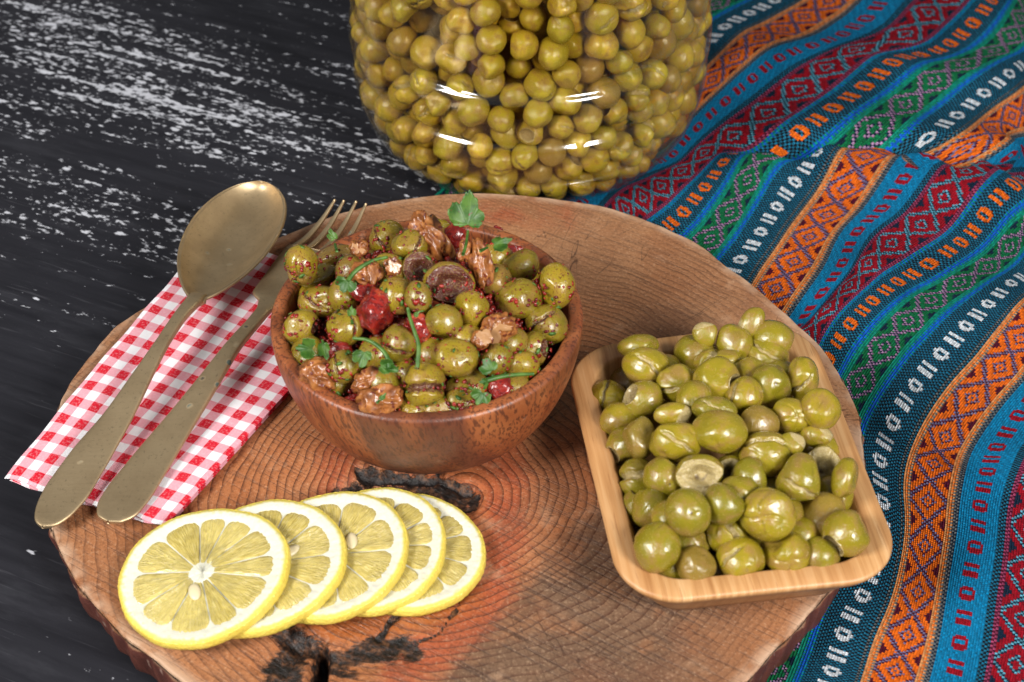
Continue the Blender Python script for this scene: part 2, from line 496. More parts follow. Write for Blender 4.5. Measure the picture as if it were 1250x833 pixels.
# centre lines of the stripes as seen: name, repeat number, motif step in stitches, pixels
S_AT = {'G': 1.0, 'W': 2.77, 'O': 4.615, 'C': 6.47, 'R': 8.39, 'H': 9.99}
STRIPES = [
    # rear sheet, from the jar to the upper right
    ('W', -1, 12, 'b', [(857, 64), (870, 49), (885, 34), (899, 25), (915, 16), (930, 10), (946, 1)]),
    ('O', -1, 24, 'b', [(869, 98), (896, 70), (927, 46), (954, 37), (980, 20), (1011, 1)]),
    ('C', -1, 12, 'b', [(822, 190), (835, 173), (852, 156), (868, 139), (885, 124), (902, 109), (918, 96), (934, 83), (951, 72), (968, 65), (992, 56), (1013, 49), (1029, 42), (1042, 31), (1056, 24), (1070, 8)]),
    ('R', -1, 24, 'b', [(764, 256), (786, 241), (807, 228), (832, 209), (860, 187), (894, 166), (936, 142), (975, 113), (1008, 84), (1040, 62), (1108, 41), (1136, 14)]),
    ('H', -1, 12, 'f', [(800, 289), (817, 274), (834, 260), (846, 244), (860, 228), (871, 214), (883, 199), (896, 184)]),
    ('H', -1, 12, 'b', [(977, 157), (996, 146), (1016, 132), (1036, 120), (1055, 107), (1073, 92), (1090, 77), (1105, 70), (1122, 68), (1144, 62), (1158, 54), (1171, 44), (1186, 30), (1201, 13)]),
    ('G', 0, 24, 'f', [(843, 326), (867, 293), (891, 260), (913, 220), (937, 183)]),
    ('G', 0, 24, 'b', [(1066, 158), (1104, 131), (1140, 101), (1175, 78), (1216, 62), (1237, 44)]),
    ('W', 0, 12, 'f', [(903, 318), (918, 301), (929, 284), (938, 268), (949, 253), (959, 238), (971, 223), (984, 205), (998, 185), (1013, 170)]),
    ('W', 0, 12, 'b', [(1135, 166), (1152, 152), (1169, 142), (1186, 128), (1201, 115), (1219, 102), (1232, 91), (1246, 80)]),
    ('O', 0, 24, 'f', [(924, 386), (946, 353), (968, 321), (987, 291), (1008, 264), (1030, 232), (1057, 193), (1076, 168)]),
    ('O', 0, 24, 'b', [(1180, 174), (1208, 158), (1235, 142)]),
    ('C', 0, 12, 'f', [(971, 404), (984, 385), (1004, 359), (1018, 339), (1029, 323), (1036, 303), (1046, 282), (1062, 267), (1076, 257), (1089, 238), (1103, 219), (1116, 200), (1132, 182)]),
    ('C', 0, 12, 'b', [(1235, 189), (1252, 178)]),
    ('R', 0, 24, 'f', [(985, 409), (1010, 373), (1036, 347), (1059, 321), (1087, 298), (1123, 277), (1151, 244), (1177, 210), (1195, 190)]),
    ('H', 0, 12, 'f', [(1011, 442), (1021, 418), (1036, 398), (1052, 380), (1063, 369), (1080, 355), (1095, 345), (1112, 336), (1132, 324), (1158, 307), (1172, 297), (1187, 284), (1201, 265), (1218, 241), (1240, 222)]),
    ('G', 1, 24, 'f', [(1030, 508), (1052, 466), (1081, 426), (1110, 393), (1137, 367), (1172, 346), (1206, 330), (1232, 307), (1262, 280)]),
    ('W', 1, 12, 'f', [(1016, 820), (1023, 802), (1030, 775), (1040, 750), (1054, 730), (1064, 704), (1072, 676), (1079, 646), (1080, 615), (1075, 589), (1075, 564), (1081, 541), (1090, 520), (1105, 490), (1117, 474), (1131, 453), (1148, 434), (1165, 415), (1179, 399), (1194, 384), (1206, 372), (1220, 360), (1234, 347), (1246, 338)]),
    ('O', 1, 24, 'f', [(1079, 862), (1092, 819), (1107, 777), (1120, 725), (1128, 669), (1132, 613), (1140, 567), (1153, 535), (1186, 486), (1220, 450), (1244, 414), (1270, 380)]),
    ('C', 1, 12, 'f', [(1159, 845), (1166, 815), (1171, 785), (1176, 754), (1180, 724), (1185, 696), (1190, 669), (1194, 643), (1196, 618), (1201, 595), (1205, 576), (1210, 560), (1216, 546), (1228, 529), (1242, 508), (1258, 487), (1275, 468)]),
    ('R', 1, 24, 'f', [(1230, 865), (1244, 799), (1252, 733), (1258, 670), (1264, 615), (1282, 570), (1310, 530)]),
    ('H', 1, 12, 'f', [(1290, 870), (1305, 800), (1315, 730), (1322, 665), (1332, 610), (1352, 568)]),
]


def build_cloth():
    lines = {}
    for nm, k, step, sh, pts in STRIPES:
        s = S_AT[nm] + k * PERIOD * STC
        W3 = np.array([at(x, y, ridge_z(x, y)) for x, y in pts])
        if nm == 'H' and k == 1 or (nm == 'R' and k == 1) or (nm == 'W' and k == 1 and False):
            d = np.r_[0, np.cumsum(np.linalg.norm(np.diff(W3, axis=0), axis=1))] * 100
            t = d
        else:
            t = np.arange(len(pts)) * step * STC
        lines[(nm, k, sh)] = [s, t.astype(float), W3]

    def chain(a, b):
        A, B = lines[a], lines[b]
        pa = np.array([np.interp(np.linspace(A[1][0], A[1][-1], 200), A[1], A[2][:, i]) for i in range(2)]).T
        ta = np.linspace(A[1][0], A[1][-1], 200)
        off = []
        for tb, p in zip(B[1], B[2]):
            d = np.hypot(*(pa - p[:2]).T); j = int(d.argmin())
            if 0 < j < 199: off.append(ta[j] - tb)
        B[1] += np.median(off) if off else 0
    L = [(n, k, s) for n, k, _, s, _ in STRIPES]
    chain(('R', -1, 'b'), ('C', -1, 'b')); chain(('C', -1, 'b'), ('O', -1, 'b')); chain(('O', -1, 'b'), ('W', -1, 'b'))
    chain(('R', -1, 'b'), ('H', -1, 'b')); chain(('H', -1, 'b'), ('G', 0, 'b')); chain(('G', 0, 'b'), ('W', 0, 'b'))
    chain(('W', 0, 'b'), ('O', 0, 'b')); chain(('O', 0, 'b'), ('C', 0, 'b'))
    chain(('R', -1, 'b'), ('H', -1, 'f')); chain(('H', -1, 'f'), ('G', 0, 'f')); chain(('G', 0, 'f'), ('W', 0, 'f'))
    chain(('W', 0, 'f'), ('O', 0, 'f')); chain(('O', 0, 'f'), ('C', 0, 'f')); chain(('C', 0, 'f'), ('R', 0, 'f'))
    chain(('R', 0, 'f'), ('H', 0, 'f')); chain(('H', 0, 'f'), ('G', 1, 'f')); chain(('G', 1, 'f'), ('W', 1, 'f'))
    chain(('W', 1, 'f'), ('O', 1, 'f')); chain(('O', 1, 'f'), ('C', 1, 'f')); chain(('C', 1, 'f'), ('R', 1, 'f')); chain(('R', 1, 'f'), ('H', 1, 'f'))
    # keep every motif centred on its own beat, and leave slack for the part hidden behind the fold
    fronts = [('H', -1), ('G', 0), ('W', 0), ('O', 0), ('C', 0)]
    slack = []
    for n, k in fronts:
        F, B = lines[(n, k, 'f')], lines[(n, k, 'b')]
        gap = np.linalg.norm(F[2][-1][:2] - B[2][0][:2]) * 100
        slack.append((n, k, round(B[1][0] - F[1][-1], 2), round(gap, 2)))
    ctrl = []
    PHS = {}
    for (n, k, sh), (s, t, W3) in lines.items():
        PHS.setdefault((n, k, sh), t[0])
        for a, p in zip(t, W3): ctrl.append((s, a, *p))
    for n, k in fronts:
        F, B = lines[(n, k, 'f')], lines[(n, k, 'b')]
        if B[1][0] - F[1][-1] > 1.2:
            mid = 0.45 * F[2][-1] + 0.55 * B[2][0]
            ctrl.append((F[0], 0.5 * (F[1][-1] + B[1][0]), mid[0], mid[1], 0.002))
    for n, k in (('R', 0), ('H', 0), ('G', 1), ('W', 1), ('O', 1), ('C', 1)):       # lie down again beyond the frame
        F = lines[(n, k, 'f')]
        d = F[2][-1] - F[2][-3]; d = d / np.linalg.norm(d) * 0.03
        e = F[2][-1] + d; ctrl.append((F[0], F[1][-1] + 3.2, e[0], e[1], 0.004))
        e = F[2][-1] + 3 * d; ctrl.append((F[0], F[1][-1] + 9.2, e[0], e[1], 0.004))
    c = np.array(ctrl)
    ST, XYZ = c[:, :2], c[:, 2:]

    def U(r2): return np.where(r2 > 1e-12, r2 * np.log(np.maximum(r2, 1e-12)), 0)
    n = len(c)
    K = U(((ST[:, None] - ST[None]) ** 2).sum(-1)) + np.eye(n) * 0.9
    Pm = np.c_[np.ones(n), ST]
    A = np.block([[K, Pm], [Pm.T, np.zeros((3, 3))]])
    sol = np.linalg.solve(A, np.vstack([XYZ, np.zeros((3, 3))]))
    s0 = int(round((-PERIOD * STC + 0.3) / STC)); s1 = int(round((S_AT['H'] + PERIOD * STC + 0.6) / STC))
    tmin, tmax = ST[:, 1].min() - 3, ST[:, 1].max() + 4
    t0, t1 = int(tmin / STC), int(tmax / STC)
    si = np.arange(s0, s1 + 1); ti = np.arange(t0, t1 + 1)
    SS, TT = np.meshgrid(si * STC, ti * STC, indexing='ij')
    Q = np.stack([SS.ravel(), TT.ravel()], -1)
    out = np.empty((len(Q), 3))
    for i in range(0, len(Q), 20000):
        q = Q[i:i + 20000]
        out[i:i + 20000] = U(((q[:, None] - ST[None]) ** 2).sum(-1)) @ sol[:n] + np.c_[np.ones(len(q)), q] @ sol[n:]
    r1 = np.random.default_rng(2)
    z = out[:, 2] + 0.0006 * snoise(Q, r1, 0.7)
    jd = np.hypot(out[:, 0] - JAR[0], out[:, 1] - JAR[1])
    z = 0.0012 + np.log1p(np.exp((z - 0.0012) / 0.0008)) * 0.0008
    fl = np.clip((jd - 0.073) / 0.03, 0, 1)
    z = np.minimum(z, 0.0032 + 0.03 * fl)
    out[:, 2] = z
    nu, nv = len(si), len(ti)
    f = grid_faces(nu, nv)
    cen = out[f].mean(1)
    # cloth ends on a line under the jar; nothing under the board
    e0 = at(520, 246, 0.003)[:2]; e1 = at(440, 205, 0.003)[:2]; e2 = np.array([JAR[0] - 0.03, JAR[1] + 0.28])
    px = topx(cen)
    keep = ~in_slice(cen[:, 0], cen[:, 1], 0.012)
    nrm = np.array([-(e2 - e1)[1], (e2 - e1)[0]])
    keep &= ((cen[:, :2] - e1) @ nrm) < 0
    keep &= (cen[:, 0] < 0.34) & (cen[:, 1] > -0.30) & (cen[:, 1] < 0.62) & (cen[:, 0] > -0.2)
    ed = np.linalg.norm(out[f[:, 2]] - out[f[:, 0]], axis=1)
    keep &= ed < 0.006
    # colours per stitch
    I, J = np.meshgrid(si[:-1], ti[:-1], indexing='ij')
    I, J = I.ravel(), J.ravel()
    return out, f[keep], I[keep], J[keep], lines, slack


def stitch_colours(I, J, lines):
    i = np.mod(I, PERIOD)
    kk = np.floor_divide(I, PERIOD)
    rep = lambda c: np.array(c)
    C = {k: np.array(g(v)) for k, v in dict(cyan=(0, 138, 192), red=(160, 4, 30), navy=(8, 36, 60), black=(8, 10, 18), teal=(24, 112, 146),
         white=(226, 233, 240), orange=(246, 112, 20), pale=(222, 150, 92), grey=(110, 116, 118), lilac=(122, 118, 158), wine=(84, 8, 40),
         green=(4, 112, 66), tgreen=(0, 140, 116), blue=(8, 96, 205), pink=(168, 66, 104), mauve=(176, 136, 176), ice=(96, 170, 196)).items()}
    n = len(I)
    col = np.tile(C['navy'], (n, 1))
    chk = ((I + J) % 2 == 0)
    alt = ((J) % 2 == 0)

    def put(mask, c): col[mask] = C[c]
    edges = [('blue', .25), ('G', 1.5), ('blue', .2), ('navy', .5), ('W', .64), ('navy', .35), ('grey', .28), ('pale', .22), ('O', 1.35), ('pale', .25),
             ('dgrey', .18), ('C', 1.5), ('navy', .27), ('pink', .2), ('R', 1.4), ('pink', .15), ('blue', .25), ('navy', .2), ('H', .6), ('navy', .24)]
    cum = np.cumsum([0] + [w for _, w in edges]); cum = np.round(cum / cum[-1] * PERIOD).astype(int)
    # phase of every stripe piece, nearest known beat
    ph = {}
    for (nm, k, sh), (s, t, W3) in lines.items():
        ph.setdefault((nm, k), []).append((t[0] / STC, t[-1] / STC))

    def beat(nm, m, centre, per):
        out = np.zeros(m.sum())
        kq = kk[m]; jq = J[m]
        for k in np.unique(kq):
            L = ph.get((nm, k)) or [(0, 1)]
            sel = kq == k
            b = np.full(sel.sum(), L[0][0])
            if len(L) > 1:
                cut = 0.5 * (min(L[0][1], L[1][1]) + max(L[0][0], L[1][0]))
                lo, hi = (L[0][0], L[1][0]) if L[0][0] < L[1][0] else (L[1][0], L[0][0])
                b = np.where(jq[sel] < cut, lo, hi)
            out[sel] = jq[sel] - b
        return np.mod(out + centre, per)
    for (nm, wd), a, b in zip(edges, cum[:-1], cum[1:]):
        m = (i >= a) & (i < b)
        w = b - a
        x = i - a
        if nm in ('blue', 'cyan'): put(m, 'blue'); put(m & ((x == 0) | (x == w - 1)) & chk, 'tgreen')
        elif nm == 'navy': put(m, 'black'); put(m & chk, 'teal')
        elif nm == 'grey': put(m, 'grey'); put(m & chk, 'black'); put(m & ~chk & alt, 'teal')
        elif nm == 'dgrey': put(m, 'grey'); put(m & chk, 'navy')
        elif nm == 'pale': put(m, 'pale'); put(m & chk & (I % 3 == 0), 'orange'); put(m & chk & (I % 3 == 1), 'grey')
        elif nm == 'pink': put(m, 'pink'); put(m & chk, 'wine')
        elif nm in 'GOR':
            fg, b1, b2 = {'G': ('green', 'mauve', 'navy'), 'O': ('orange', 'lilac', 'wine'), 'R': ('red', 'ice', 'navy')}[nm]
            m_idx = np.where(m)[0]
            bt = beat(nm, m, 12, 24)
            xw = x[m]; lo, hi = (2, w - 2) if nm == 'G' else (0, w)
            cxm = (w - 1) / 2
            aa = np.abs(xw - cxm) / ((hi - lo) / 2); bb = np.abs(bt - 12) / 12
            d = aa + bb
            isfg = (d < 0.24) | ((d > 0.44) & (d < 0.88)) | (d > 1.2)
            isbg2 = ((I[m] + J[m]) % 2 == 0)
            c = np.where(isfg[:, None], C[fg], np.where(isbg2[:, None], C[b1], C[b2]))
            mid = (d < 0.06); c[mid] = C[b1] * 0.6
            c[d > 1.62] = C[b2]
            if nm == 'G': c[(xw < 2) | (xw >= w - 2)] = C['tgreen']
            col[m_idx] = c
        elif nm in 'WCH':
            fg = {'W': 'white', 'C': 'red', 'H': 'orange'}[nm]
            m_idx = np.where(m)[0]
            bt = beat(nm, m, 6, 24)
            xw = x[m]; cxm = (w - 1) / 2
            hw = 3.1 if nm != 'C' else 3.4
            u = (xw - cxm) / hw
            vv = (bt - 6) / 3.7
            rr = np.abs(u) ** 2.2 + np.abs(vv) ** 2.2
            O = (rr < 1) & ~((np.abs(bt - 6) < 1.1) & (np.abs(xw - cxm) < 1.6))
            b2 = bt - 18
            II = (np.abs(u) < 1) & (np.abs(b2) < 3.6) & (np.abs(b2) > 1.0)
            f_ = O | II
            if nm == 'C':
                bgc = np.where(((I[m] + J[m]) % 2 == 0)[:, None], C['cyan'], C['cyan'] * 0.78)
            else:
                bgc = np.where(((I[m] + J[m]) % 2 == 0)[:, None], C['teal'], C['black'])
            col[m_idx] = np.where(f_[:, None], C[fg], bgc)
    rv = np.random.default_rng(8).uniform(0.74, 1.16, n)[:, None] * np.where((I + (J // 2)) % 3 == 0, 0.74, 1.0)[:, None]
    return np.clip(col * rv, 0, 1)


def m_cloth():
    m = Mat('woven_cotton'); uv = m.uv()
    sx = m.n('ShaderNodeSeparateXYZ', {0: uv})
    a = m.math('ABSOLUTE', m.math('SINE', m.math('MULTIPLY', sx.outputs[0], math.pi)))
    # each second thread is shifted half a stitch
    sh = m.math('MULTIPLY', m.math('FLOOR', sx.outputs[0]), 0.5)
    b = m.math('ABSOLUTE', m.math('SINE', m.math('MULTIPLY', m.math('ADD', sx.outputs[1], sh), math.pi)))
    h = m.math('MULTIPLY', m.math('POWER', a, 0.6), m.math('POWER', b, 0.5))
    fz = m.noise(uv, 2.5, 3)
    h = m.math('ADD', h, m.math('MULTIPLY', fz, 0.4))
    c = m.attr('stitch', 'Color')
    c = m.mix(m.math('MULTIPLY', m.smooth(fz, 0.4, 0.75), 0.06), c, (0.5, 0.5, 0.5))
    m.p(Base_Color=c, Roughness=0.85, Normal=m.bump(h, 0.0009, 1.0))
    m.bsdf.inputs['Specular IOR Level'].default_value = 0.05
    m.bsdf.inputs['Sheen Weight'].default_value = 0.0
    return m.m


cv, cf, cI, cJ, clines, cslack = build_cloth()
used = np.unique(cf); rem = np.full(len(cv), -1); rem[used] = np.arange(len(used))
me = mesh('striped_cloth', cv[used], rem[cf][:, ::-1].copy())
att = me.attributes.new('stitch', 'FLOAT_COLOR', 'FACE')
att.data.foreach_set('color', np.c_[stitch_colours(cI, cJ, clines), np.ones(len(cI))].astype(np.float32).ravel())
l = me.uv_layers.new(name='UVMap')
du = np.array([[0, 1], [1, 1], [1, 0], [0, 0]])           # corner order after the flip
uvv = np.stack([cI[:, None] + du[None, :, 0], cJ[:, None] + du[None, :, 1]], -1)
l.data.foreach_set('uv', uvv.astype(np.float32).ravel())
print('cloth faces', len(cf), 'slack', cslack)
tag(link('striped_cloth', me, m_cloth()), 'multicoloured striped woven cloth with diamond motifs, rumpled beside the board', 'cloth')

# ------------------------------------------------------------------ gingham napkin
def m_napkin():
    m = Mat('gingham_cotton'); uv = m.uv(); s = m.n('ShaderNodeSeparateXYZ', {0: uv})
    wob = m.math('MULTIPLY', m.math('SUBTRACT', m.noise(uv, 1.2, 2), 0.5), 0.08)
    sq = [m.smooth(m.math('PINGPONG', m.math('ADD', s.outputs[i], wob), 0.5), 0.235, 0.262) for i in (0, 1)]
    both = m.math('ADD', sq[0], sq[1])
    col = m.ramp(m.math('MULTIPLY', both, 0.5), [(0.0, (0.84, 0.83, 0.86)), (0.5, (0.78, 0.36, 0.42)), (1.0, (0.62, 0.012, 0.03))])
    wa = m.math('SINE', m.math('MULTIPLY', s.outputs[0], 110.0)); wb = m.math('SINE', m.math('MULTIPLY', s.outputs[1], 130.0))
    weave = m.math('MULTIPLY', wa, wb)
    fz = m.noise(uv, 9, 4)
    col = m.mix(m.math('MULTIPLY', m.smooth(fz, 0.45, 0.7), 0.22), col, (0.80, 0.74, 0.78))
    m.p(Base_Color=col, Roughness=0.9, Normal=m.bump(m.math('ADD', m.math('MULTIPLY', weave, 0.4), fz), 0.0004, 0.6))
    m.bsdf.inputs['Specular IOR Level'].default_value = 0.1
    return m.m


MN = m_napkin()
NAP_TOP = ZT + 0.0040


def napkin():
    root = empty('napkin', tuple(at(150, 520, ZT)))
    tag(root, 'red and white checked cotton napkin folded flat under the spoon and fork', 'napkin')
    A, B, C, D = [at(x, y, NAP_TOP) for x, y in ((3, 578), (203, 641), (462, 355), (258, 284))]
    NU, NV = 70, 120
    r1 = np.random.default_rng(3)
    for k in range(3):
        u, v = np.meshgrid(np.linspace(0, 1, NU), np.linspace(0, 1, NV), indexing='ij')
        ins = 0.006 * k
        uu = ins + u * (1 - 1.6 * ins); vv = 0.004 * k + v * (1 - 0.008 * k)
        P = (A * ((1 - uu) * (1 - vv))[..., None] + B * (uu * (1 - vv))[..., None] + C * (uu * vv)[..., None] + D * ((1 - uu) * vv)[..., None])
        th = 0.00105
        q = np.stack([u.ravel() * 4, v.ravel() * 8], -1)
        wv = (snoise(q, r1, 0.9) * 0.0005 + snoise(q, r1, 2.4) * 0.00025).reshape(u.shape)
        # gentle swelling between the folds; the free end past the board sags a little and curls
        end = np.clip((0.12 - v) / 0.12, 0, 1)
        swell = 0.0007 * np.sin(np.pi * u) + 0.0004 * np.sin(2 * np.pi * u + 1)
        sag = -0.0022 * np.clip((0.45 - v) / 0.45, 0, 1) ** 1.5 * np.clip((0.6 - u) / 0.6, 0, 1)
        top = NAP_TOP - k * 0.00125 + swell * (1 - 0.3 * k) + wv * 0.6 + sag - 0.0004 * end
        e = np.minimum(np.minimum(u, 1 - u) * 68, np.minimum(v, 1 - v) * 160)
        rnd = np.sqrt(np.clip(1 - (1 - np.clip(e / 1.0, 0, 1)) ** 2, 0, 1))
        edgew = 0.0007 * np.sin(v * 31 + k * 2) * np.clip(1 - u * 12, 0, 1) + 0.0009 * np.sin(u * 19 + k) * np.clip(1 - v * 20, 0, 1)
        Pt = P.copy(); Pb = P.copy()
        Pt[..., 1] += edgew; Pb[..., 1] += edgew
        Pt[..., 2] = top - th / 2 * (1 - rnd); Pb[..., 2] = top - th + th / 2 * (1 - rnd)
        vt = Pt.reshape(-1, 3); vb = Pb.reshape(-1, 3)
        ft = grid_faces(NU, NV); fb = ft[:, ::-1] + len(vt)
        n = len(vt)
        bd = [i * NV for i in range(NU)] + [(NU - 1) * NV + j for j in range(1, NV)] + [i * NV + NV - 1 for i in range(NU - 2, -1, -1)] + [j for j in range(NV - 2, 0, -1)]
        bd = np.array(bd); b2 = np.roll(bd, -1)
        fs = np.stack([b2, bd, bd + n, b2 + n], -1)
        me = mesh('fold_layer', np.vstack([vt, vb]), np.vstack([ft, fb, fs]))
        uvp = np.stack([uu.ravel() * 8.5, vv.ravel() * 16.0 + 0.1], -1)
        uvset(me, np.vstack([uvp, uvp]))
        link('fold_layer', me, MN, root)
    return root


napkin()


# ------------------------------------------------------------------ brass spoon and fork
def m_brass(name='aged_brass', seed=0.0):
    m = Mat(name); P = m.map(m.obj(), loc=(seed, 0, 0))
    n1 = m.noise(P, 60, 4); n2 = m.noise(P, 700, 3, 0.7)
    col = m.mix(m.smooth(n1, 0.3, 0.7), (0.60, 0.455, 0.27), (0.45, 0.335, 0.195))
    col = m.mix(m.smooth(n2, 0.55, 0.8), col, (0.30, 0.23, 0.14))
    sp = m.n('ShaderNodeTexVoronoi', {'Vector': P, 'Scale': 130.0})
    pit = m.math('MULTIPLY', m.smooth(m.math('ADD', sp.outputs[0], m.math('MULTIPLY', n2, 0.16)), 0.30, 0.2), m.smooth(m.noise(P, 38, 2), 0.53, 0.6))
    col = m.mix(pit, col, m.mix(m.smooth(m.noise(P, 90, 2), 0.45, 0.6), (0.045, 0.038, 0.026), (0.075, 0.10, 0.085)))
    br = m.noise(m.map(P, rot=(0, 0, R(-56)), scale=(0.03, 1, 1)), 1500, 2)
    m.p(Base_Color=col, Metallic=m.math('SUBTRACT', 0.92, m.math('MULTIPLY', pit, 0.8)), Roughness=m.math('ADD', 0.40, m.math('ADD', m.math('MULTIPLY', n1, 0.14), m.math('MULTIPLY', pit, 0.4))),
        Normal=m.bump(m.math('ADD', m.math('MULTIPLY', n2, 0.5), m.math('MULTIPLY', br, 0.5)), 0.00012, 0.6))
    return m.m


MB = m_brass()
MF = m_brass('aged_brass_fork', 0.37)


def blade(cl, hw, ht, nseg=90, na=20):
    """flat handle: centre line points (x,y,z), half widths, half thickness, lofted with rounded edges"""
    p = spline(cl, nseg); s = np.linspace(0, 1, nseg)
    w = np.interp(s, np.linspace(0, 1, len(hw)), hw)
    for _ in range(4): w[1:-1] = 0.25 * w[:-2] + 0.5 * w[1:-1] + 0.25 * w[2:]
    t_ = np.interp(s, np.linspace(0, 1, len(ht)), ht)
    t = np.gradient(p, axis=0); t /= np.linalg.norm(t, axis=1)[:, None]
    sd = np.cross(t, [0, 0, 1.0]); sd /= np.linalg.norm(sd, axis=1)[:, None]
    up = np.cross(sd, t)
    a = np.linspace(0, 2 * math.pi, na, endpoint=False)
    cx = np.sign(np.cos(a)) * np.abs(np.cos(a)) ** 0.45; sy = np.sign(np.sin(a)) * np.abs(np.sin(a)) ** 0.75
    v = p[None] + (w[None, :] * cx[:, None])[..., None] * sd[None] + (t_[None, :] * sy[:, None])[..., None] * up[None]
    f = [tuple(x) for x in grid_faces(na, nseg, True)]
    f.append(tuple(i * nseg for i in range(na))); f.append(tuple(i * nseg + nseg - 1 for i in reversed(range(na))))
    return v.reshape(-1, 3), f


def spoon():
    zb = NAP_TOP
    root = empty('spoon', tuple(at(180, 460, zb)))
    tag(root, 'large aged brass tablespoon lying on the checked napkin', 'spoon')
    neck = at(238, 366, zb + 0.0125); tip = at(319, 221, zb + 0.0095)
    # handle from neck to its broad end, resting on the napkin
    px = [(242, 360), (237, 367), (219, 388), (199, 418), (177, 454), (144, 509), (113, 553), (83, 598), (67, 622), (58, 635), (54, 641), (52, 644)]
    zz = [0.0105, 0.0120, 0.0138, 0.0132, 0.0112, 0.0075, 0.0048, 0.0027, 0.0020, 0.0018, 0.0017, 0.0017]
    cl = [at(x, y, zb + z) for (x, y), z in zip(px, zz)]
    hw = [0.0036, 0.0034, 0.0026, 0.0027, 0.0038, 0.0058, 0.0078, 0.0087, 0.0073, 0.0052, 0.0032, 0.0005]
    ht = [0.0009, 0.0016, 0.0018, 0.0017, 0.0015, 0.0012, 0.0011, 0.0010, 0.0010, 0.0010, 0.0009, 0.0007]
    v, f = blade(cl, hw, ht, 130)
    link('handle', mesh('handle', v, f), MB, root)
    ax = tip - neck; L = np.linalg.norm(ax); ax /= L
    sd = np.cross(ax, [0, 0, 1.0]); sd /= np.linalg.norm(sd); up = np.cross(sd, ax)
    NU, NV = 60, 41
    u = np.linspace(0, 1, NU); uu = 0.5 - 0.5 * np.cos(u * math.pi)
    wmax = 0.0194
    wfun = np.where(uu < 0.56, np.clip(1 - np.abs((uu - 0.56) / 0.56) ** 2.1, 0, 1) ** 0.78, np.sqrt(np.clip(1 - ((uu - 0.56) / 0.44) ** 2, 0, 1)))
    wfun = np.maximum(wfun, 0.19 * np.clip(1 - uu * 5, 0, 1))
    vv = np.sin(np.linspace(-1, 1, NV) * math.pi / 2)
    U, V = np.meshgrid(uu, vv, indexing='ij')
    Wd = wfun[:, None] * wmax
    dep = 0.0098 * (1 - np.abs(V) ** 2.2) * (np.clip(wfun, 0, 1)[:, None] ** 0.85)
    rim = -0.0004 * (np.abs(V) > .97)
    arch = 0.0016 * np.sin(U * math.pi)
    def pos(off): return neck + U[..., None] * L * ax + (V * (Wd + off * 0.6))[..., None] * sd + (-dep - off + arch + rim)[..., None] * up
    T = pos(0.0).reshape(-1, 3); Bm = pos(0.0011).reshape(-1, 3)
    ft = grid_faces(NU, NV); n = len(T)
    bd = [i * NV for i in range(NU)] + [(NU - 1) * NV + j for j in range(1, NV)] + [i * NV + NV - 1 for i in range(NU - 2, -1, -1)] + [j for j in range(NV - 2, 0, -1)]
    bd = np.array(bd); b2 = np.roll(bd, -1)
    fs = np.stack([bd, b2, b2 + n, bd + n], -1)
    me = mesh('spoon_bowl', np.vstack([T, Bm]), np.vstack([ft[:, ::-1], ft + n, fs]))
    link('spoon_bowl', me, MB, root)


def fork():
    zb = NAP_TOP
    root = empty('fork', tuple(at(200, 560, zb)))
    tag(root, 'aged brass four-tined fork lying beside the spoon, tines behind the round bowl', 'fork')
    px = [(132, 638), (134, 635), (138, 629), (145, 619), (160, 598), (190, 556), (222, 512), (254, 467), (284, 424), (308, 396), (322, 379), (334, 362)]
    zz = [0.0016, 0.0016, 0.0016, 0.0018, 0.0022, 0.0035, 0.0055, 0.008, 0.0098, 0.0098, 0.0086, 0.0072]
    cl = [at(x, y, zb + z) for (x, y), z in zip(px, zz)]
    hw = [0.0006, 0.0044, 0.0066, 0.0083, 0.0088, 0.0076, 0.0060, 0.0046, 0.0032, 0.0028, 0.0030, 0.0060]
    ht = [0.0008, 0.0009, 0.001, 0.0010, 0.0011, 0.0012, 0.0014, 0.0016, 0.0018, 0.0017, 0.0014, 0.0010]
    v, f = blade(cl, hw, ht, 130)
    link('handle', mesh('handle', v, f), MF, root)
    # head: broad shoulders, then four tines
    a = at(328, 371, zb + 0.0078); b = at(381, 306, zb + 0.0032)
    ax = b - a; sdv = np.cross(ax, [0, 0, 1.0]); sdv /= np.linalg.norm(sdv)
    hcl = [a, a + 0.12 * ax, a + 0.4 * ax + np.array([0, 0, -0.001]), a + 0.75 * ax, b]
    v, f = blade(hcl, [0.0040, 0.0098, 0.0112, 0.0114, 0.0112], [0.0011, 0.0011, 0.001, 0.001, 0.001], 40)
    link('fork_head', mesh('fork_head', v, f), MF, root)
    tips = [(409, 244), (420, 245), (435, 246), (447, 249)]
    for i, tpx in enumerate(tips):
        o_ = (-1.5 + i) / 1.5 * 0.0096
        s0 = b - 0.0035 * ax / np.linalg.norm(ax) + sdv * o_
        e0 = at(*tpx, zb + 0.0085)
        m1 = s0 * 0.66 + e0 * 0.34; m1[2] = zb + 0.0015; m2 = s0 * 0.33 + e0 * 0.67; m2[2] = zb + 0.0035
        v, f = blade([s0, m1, m2, e0], [0.0014, 0.0014, 0.0011, 0.0005], [0.0009, 0.0011, 0.001, 0.0005], 30, 12)
        link('tine', mesh('tine', v, f), MF, root)


spoon()
fork()

# ------------------------------------------------------------------ round wooden bowl
BC = np.array([-0.031, -0.0375]); BR = 0.0568; BH = 0.048; BZ = ZT + BH


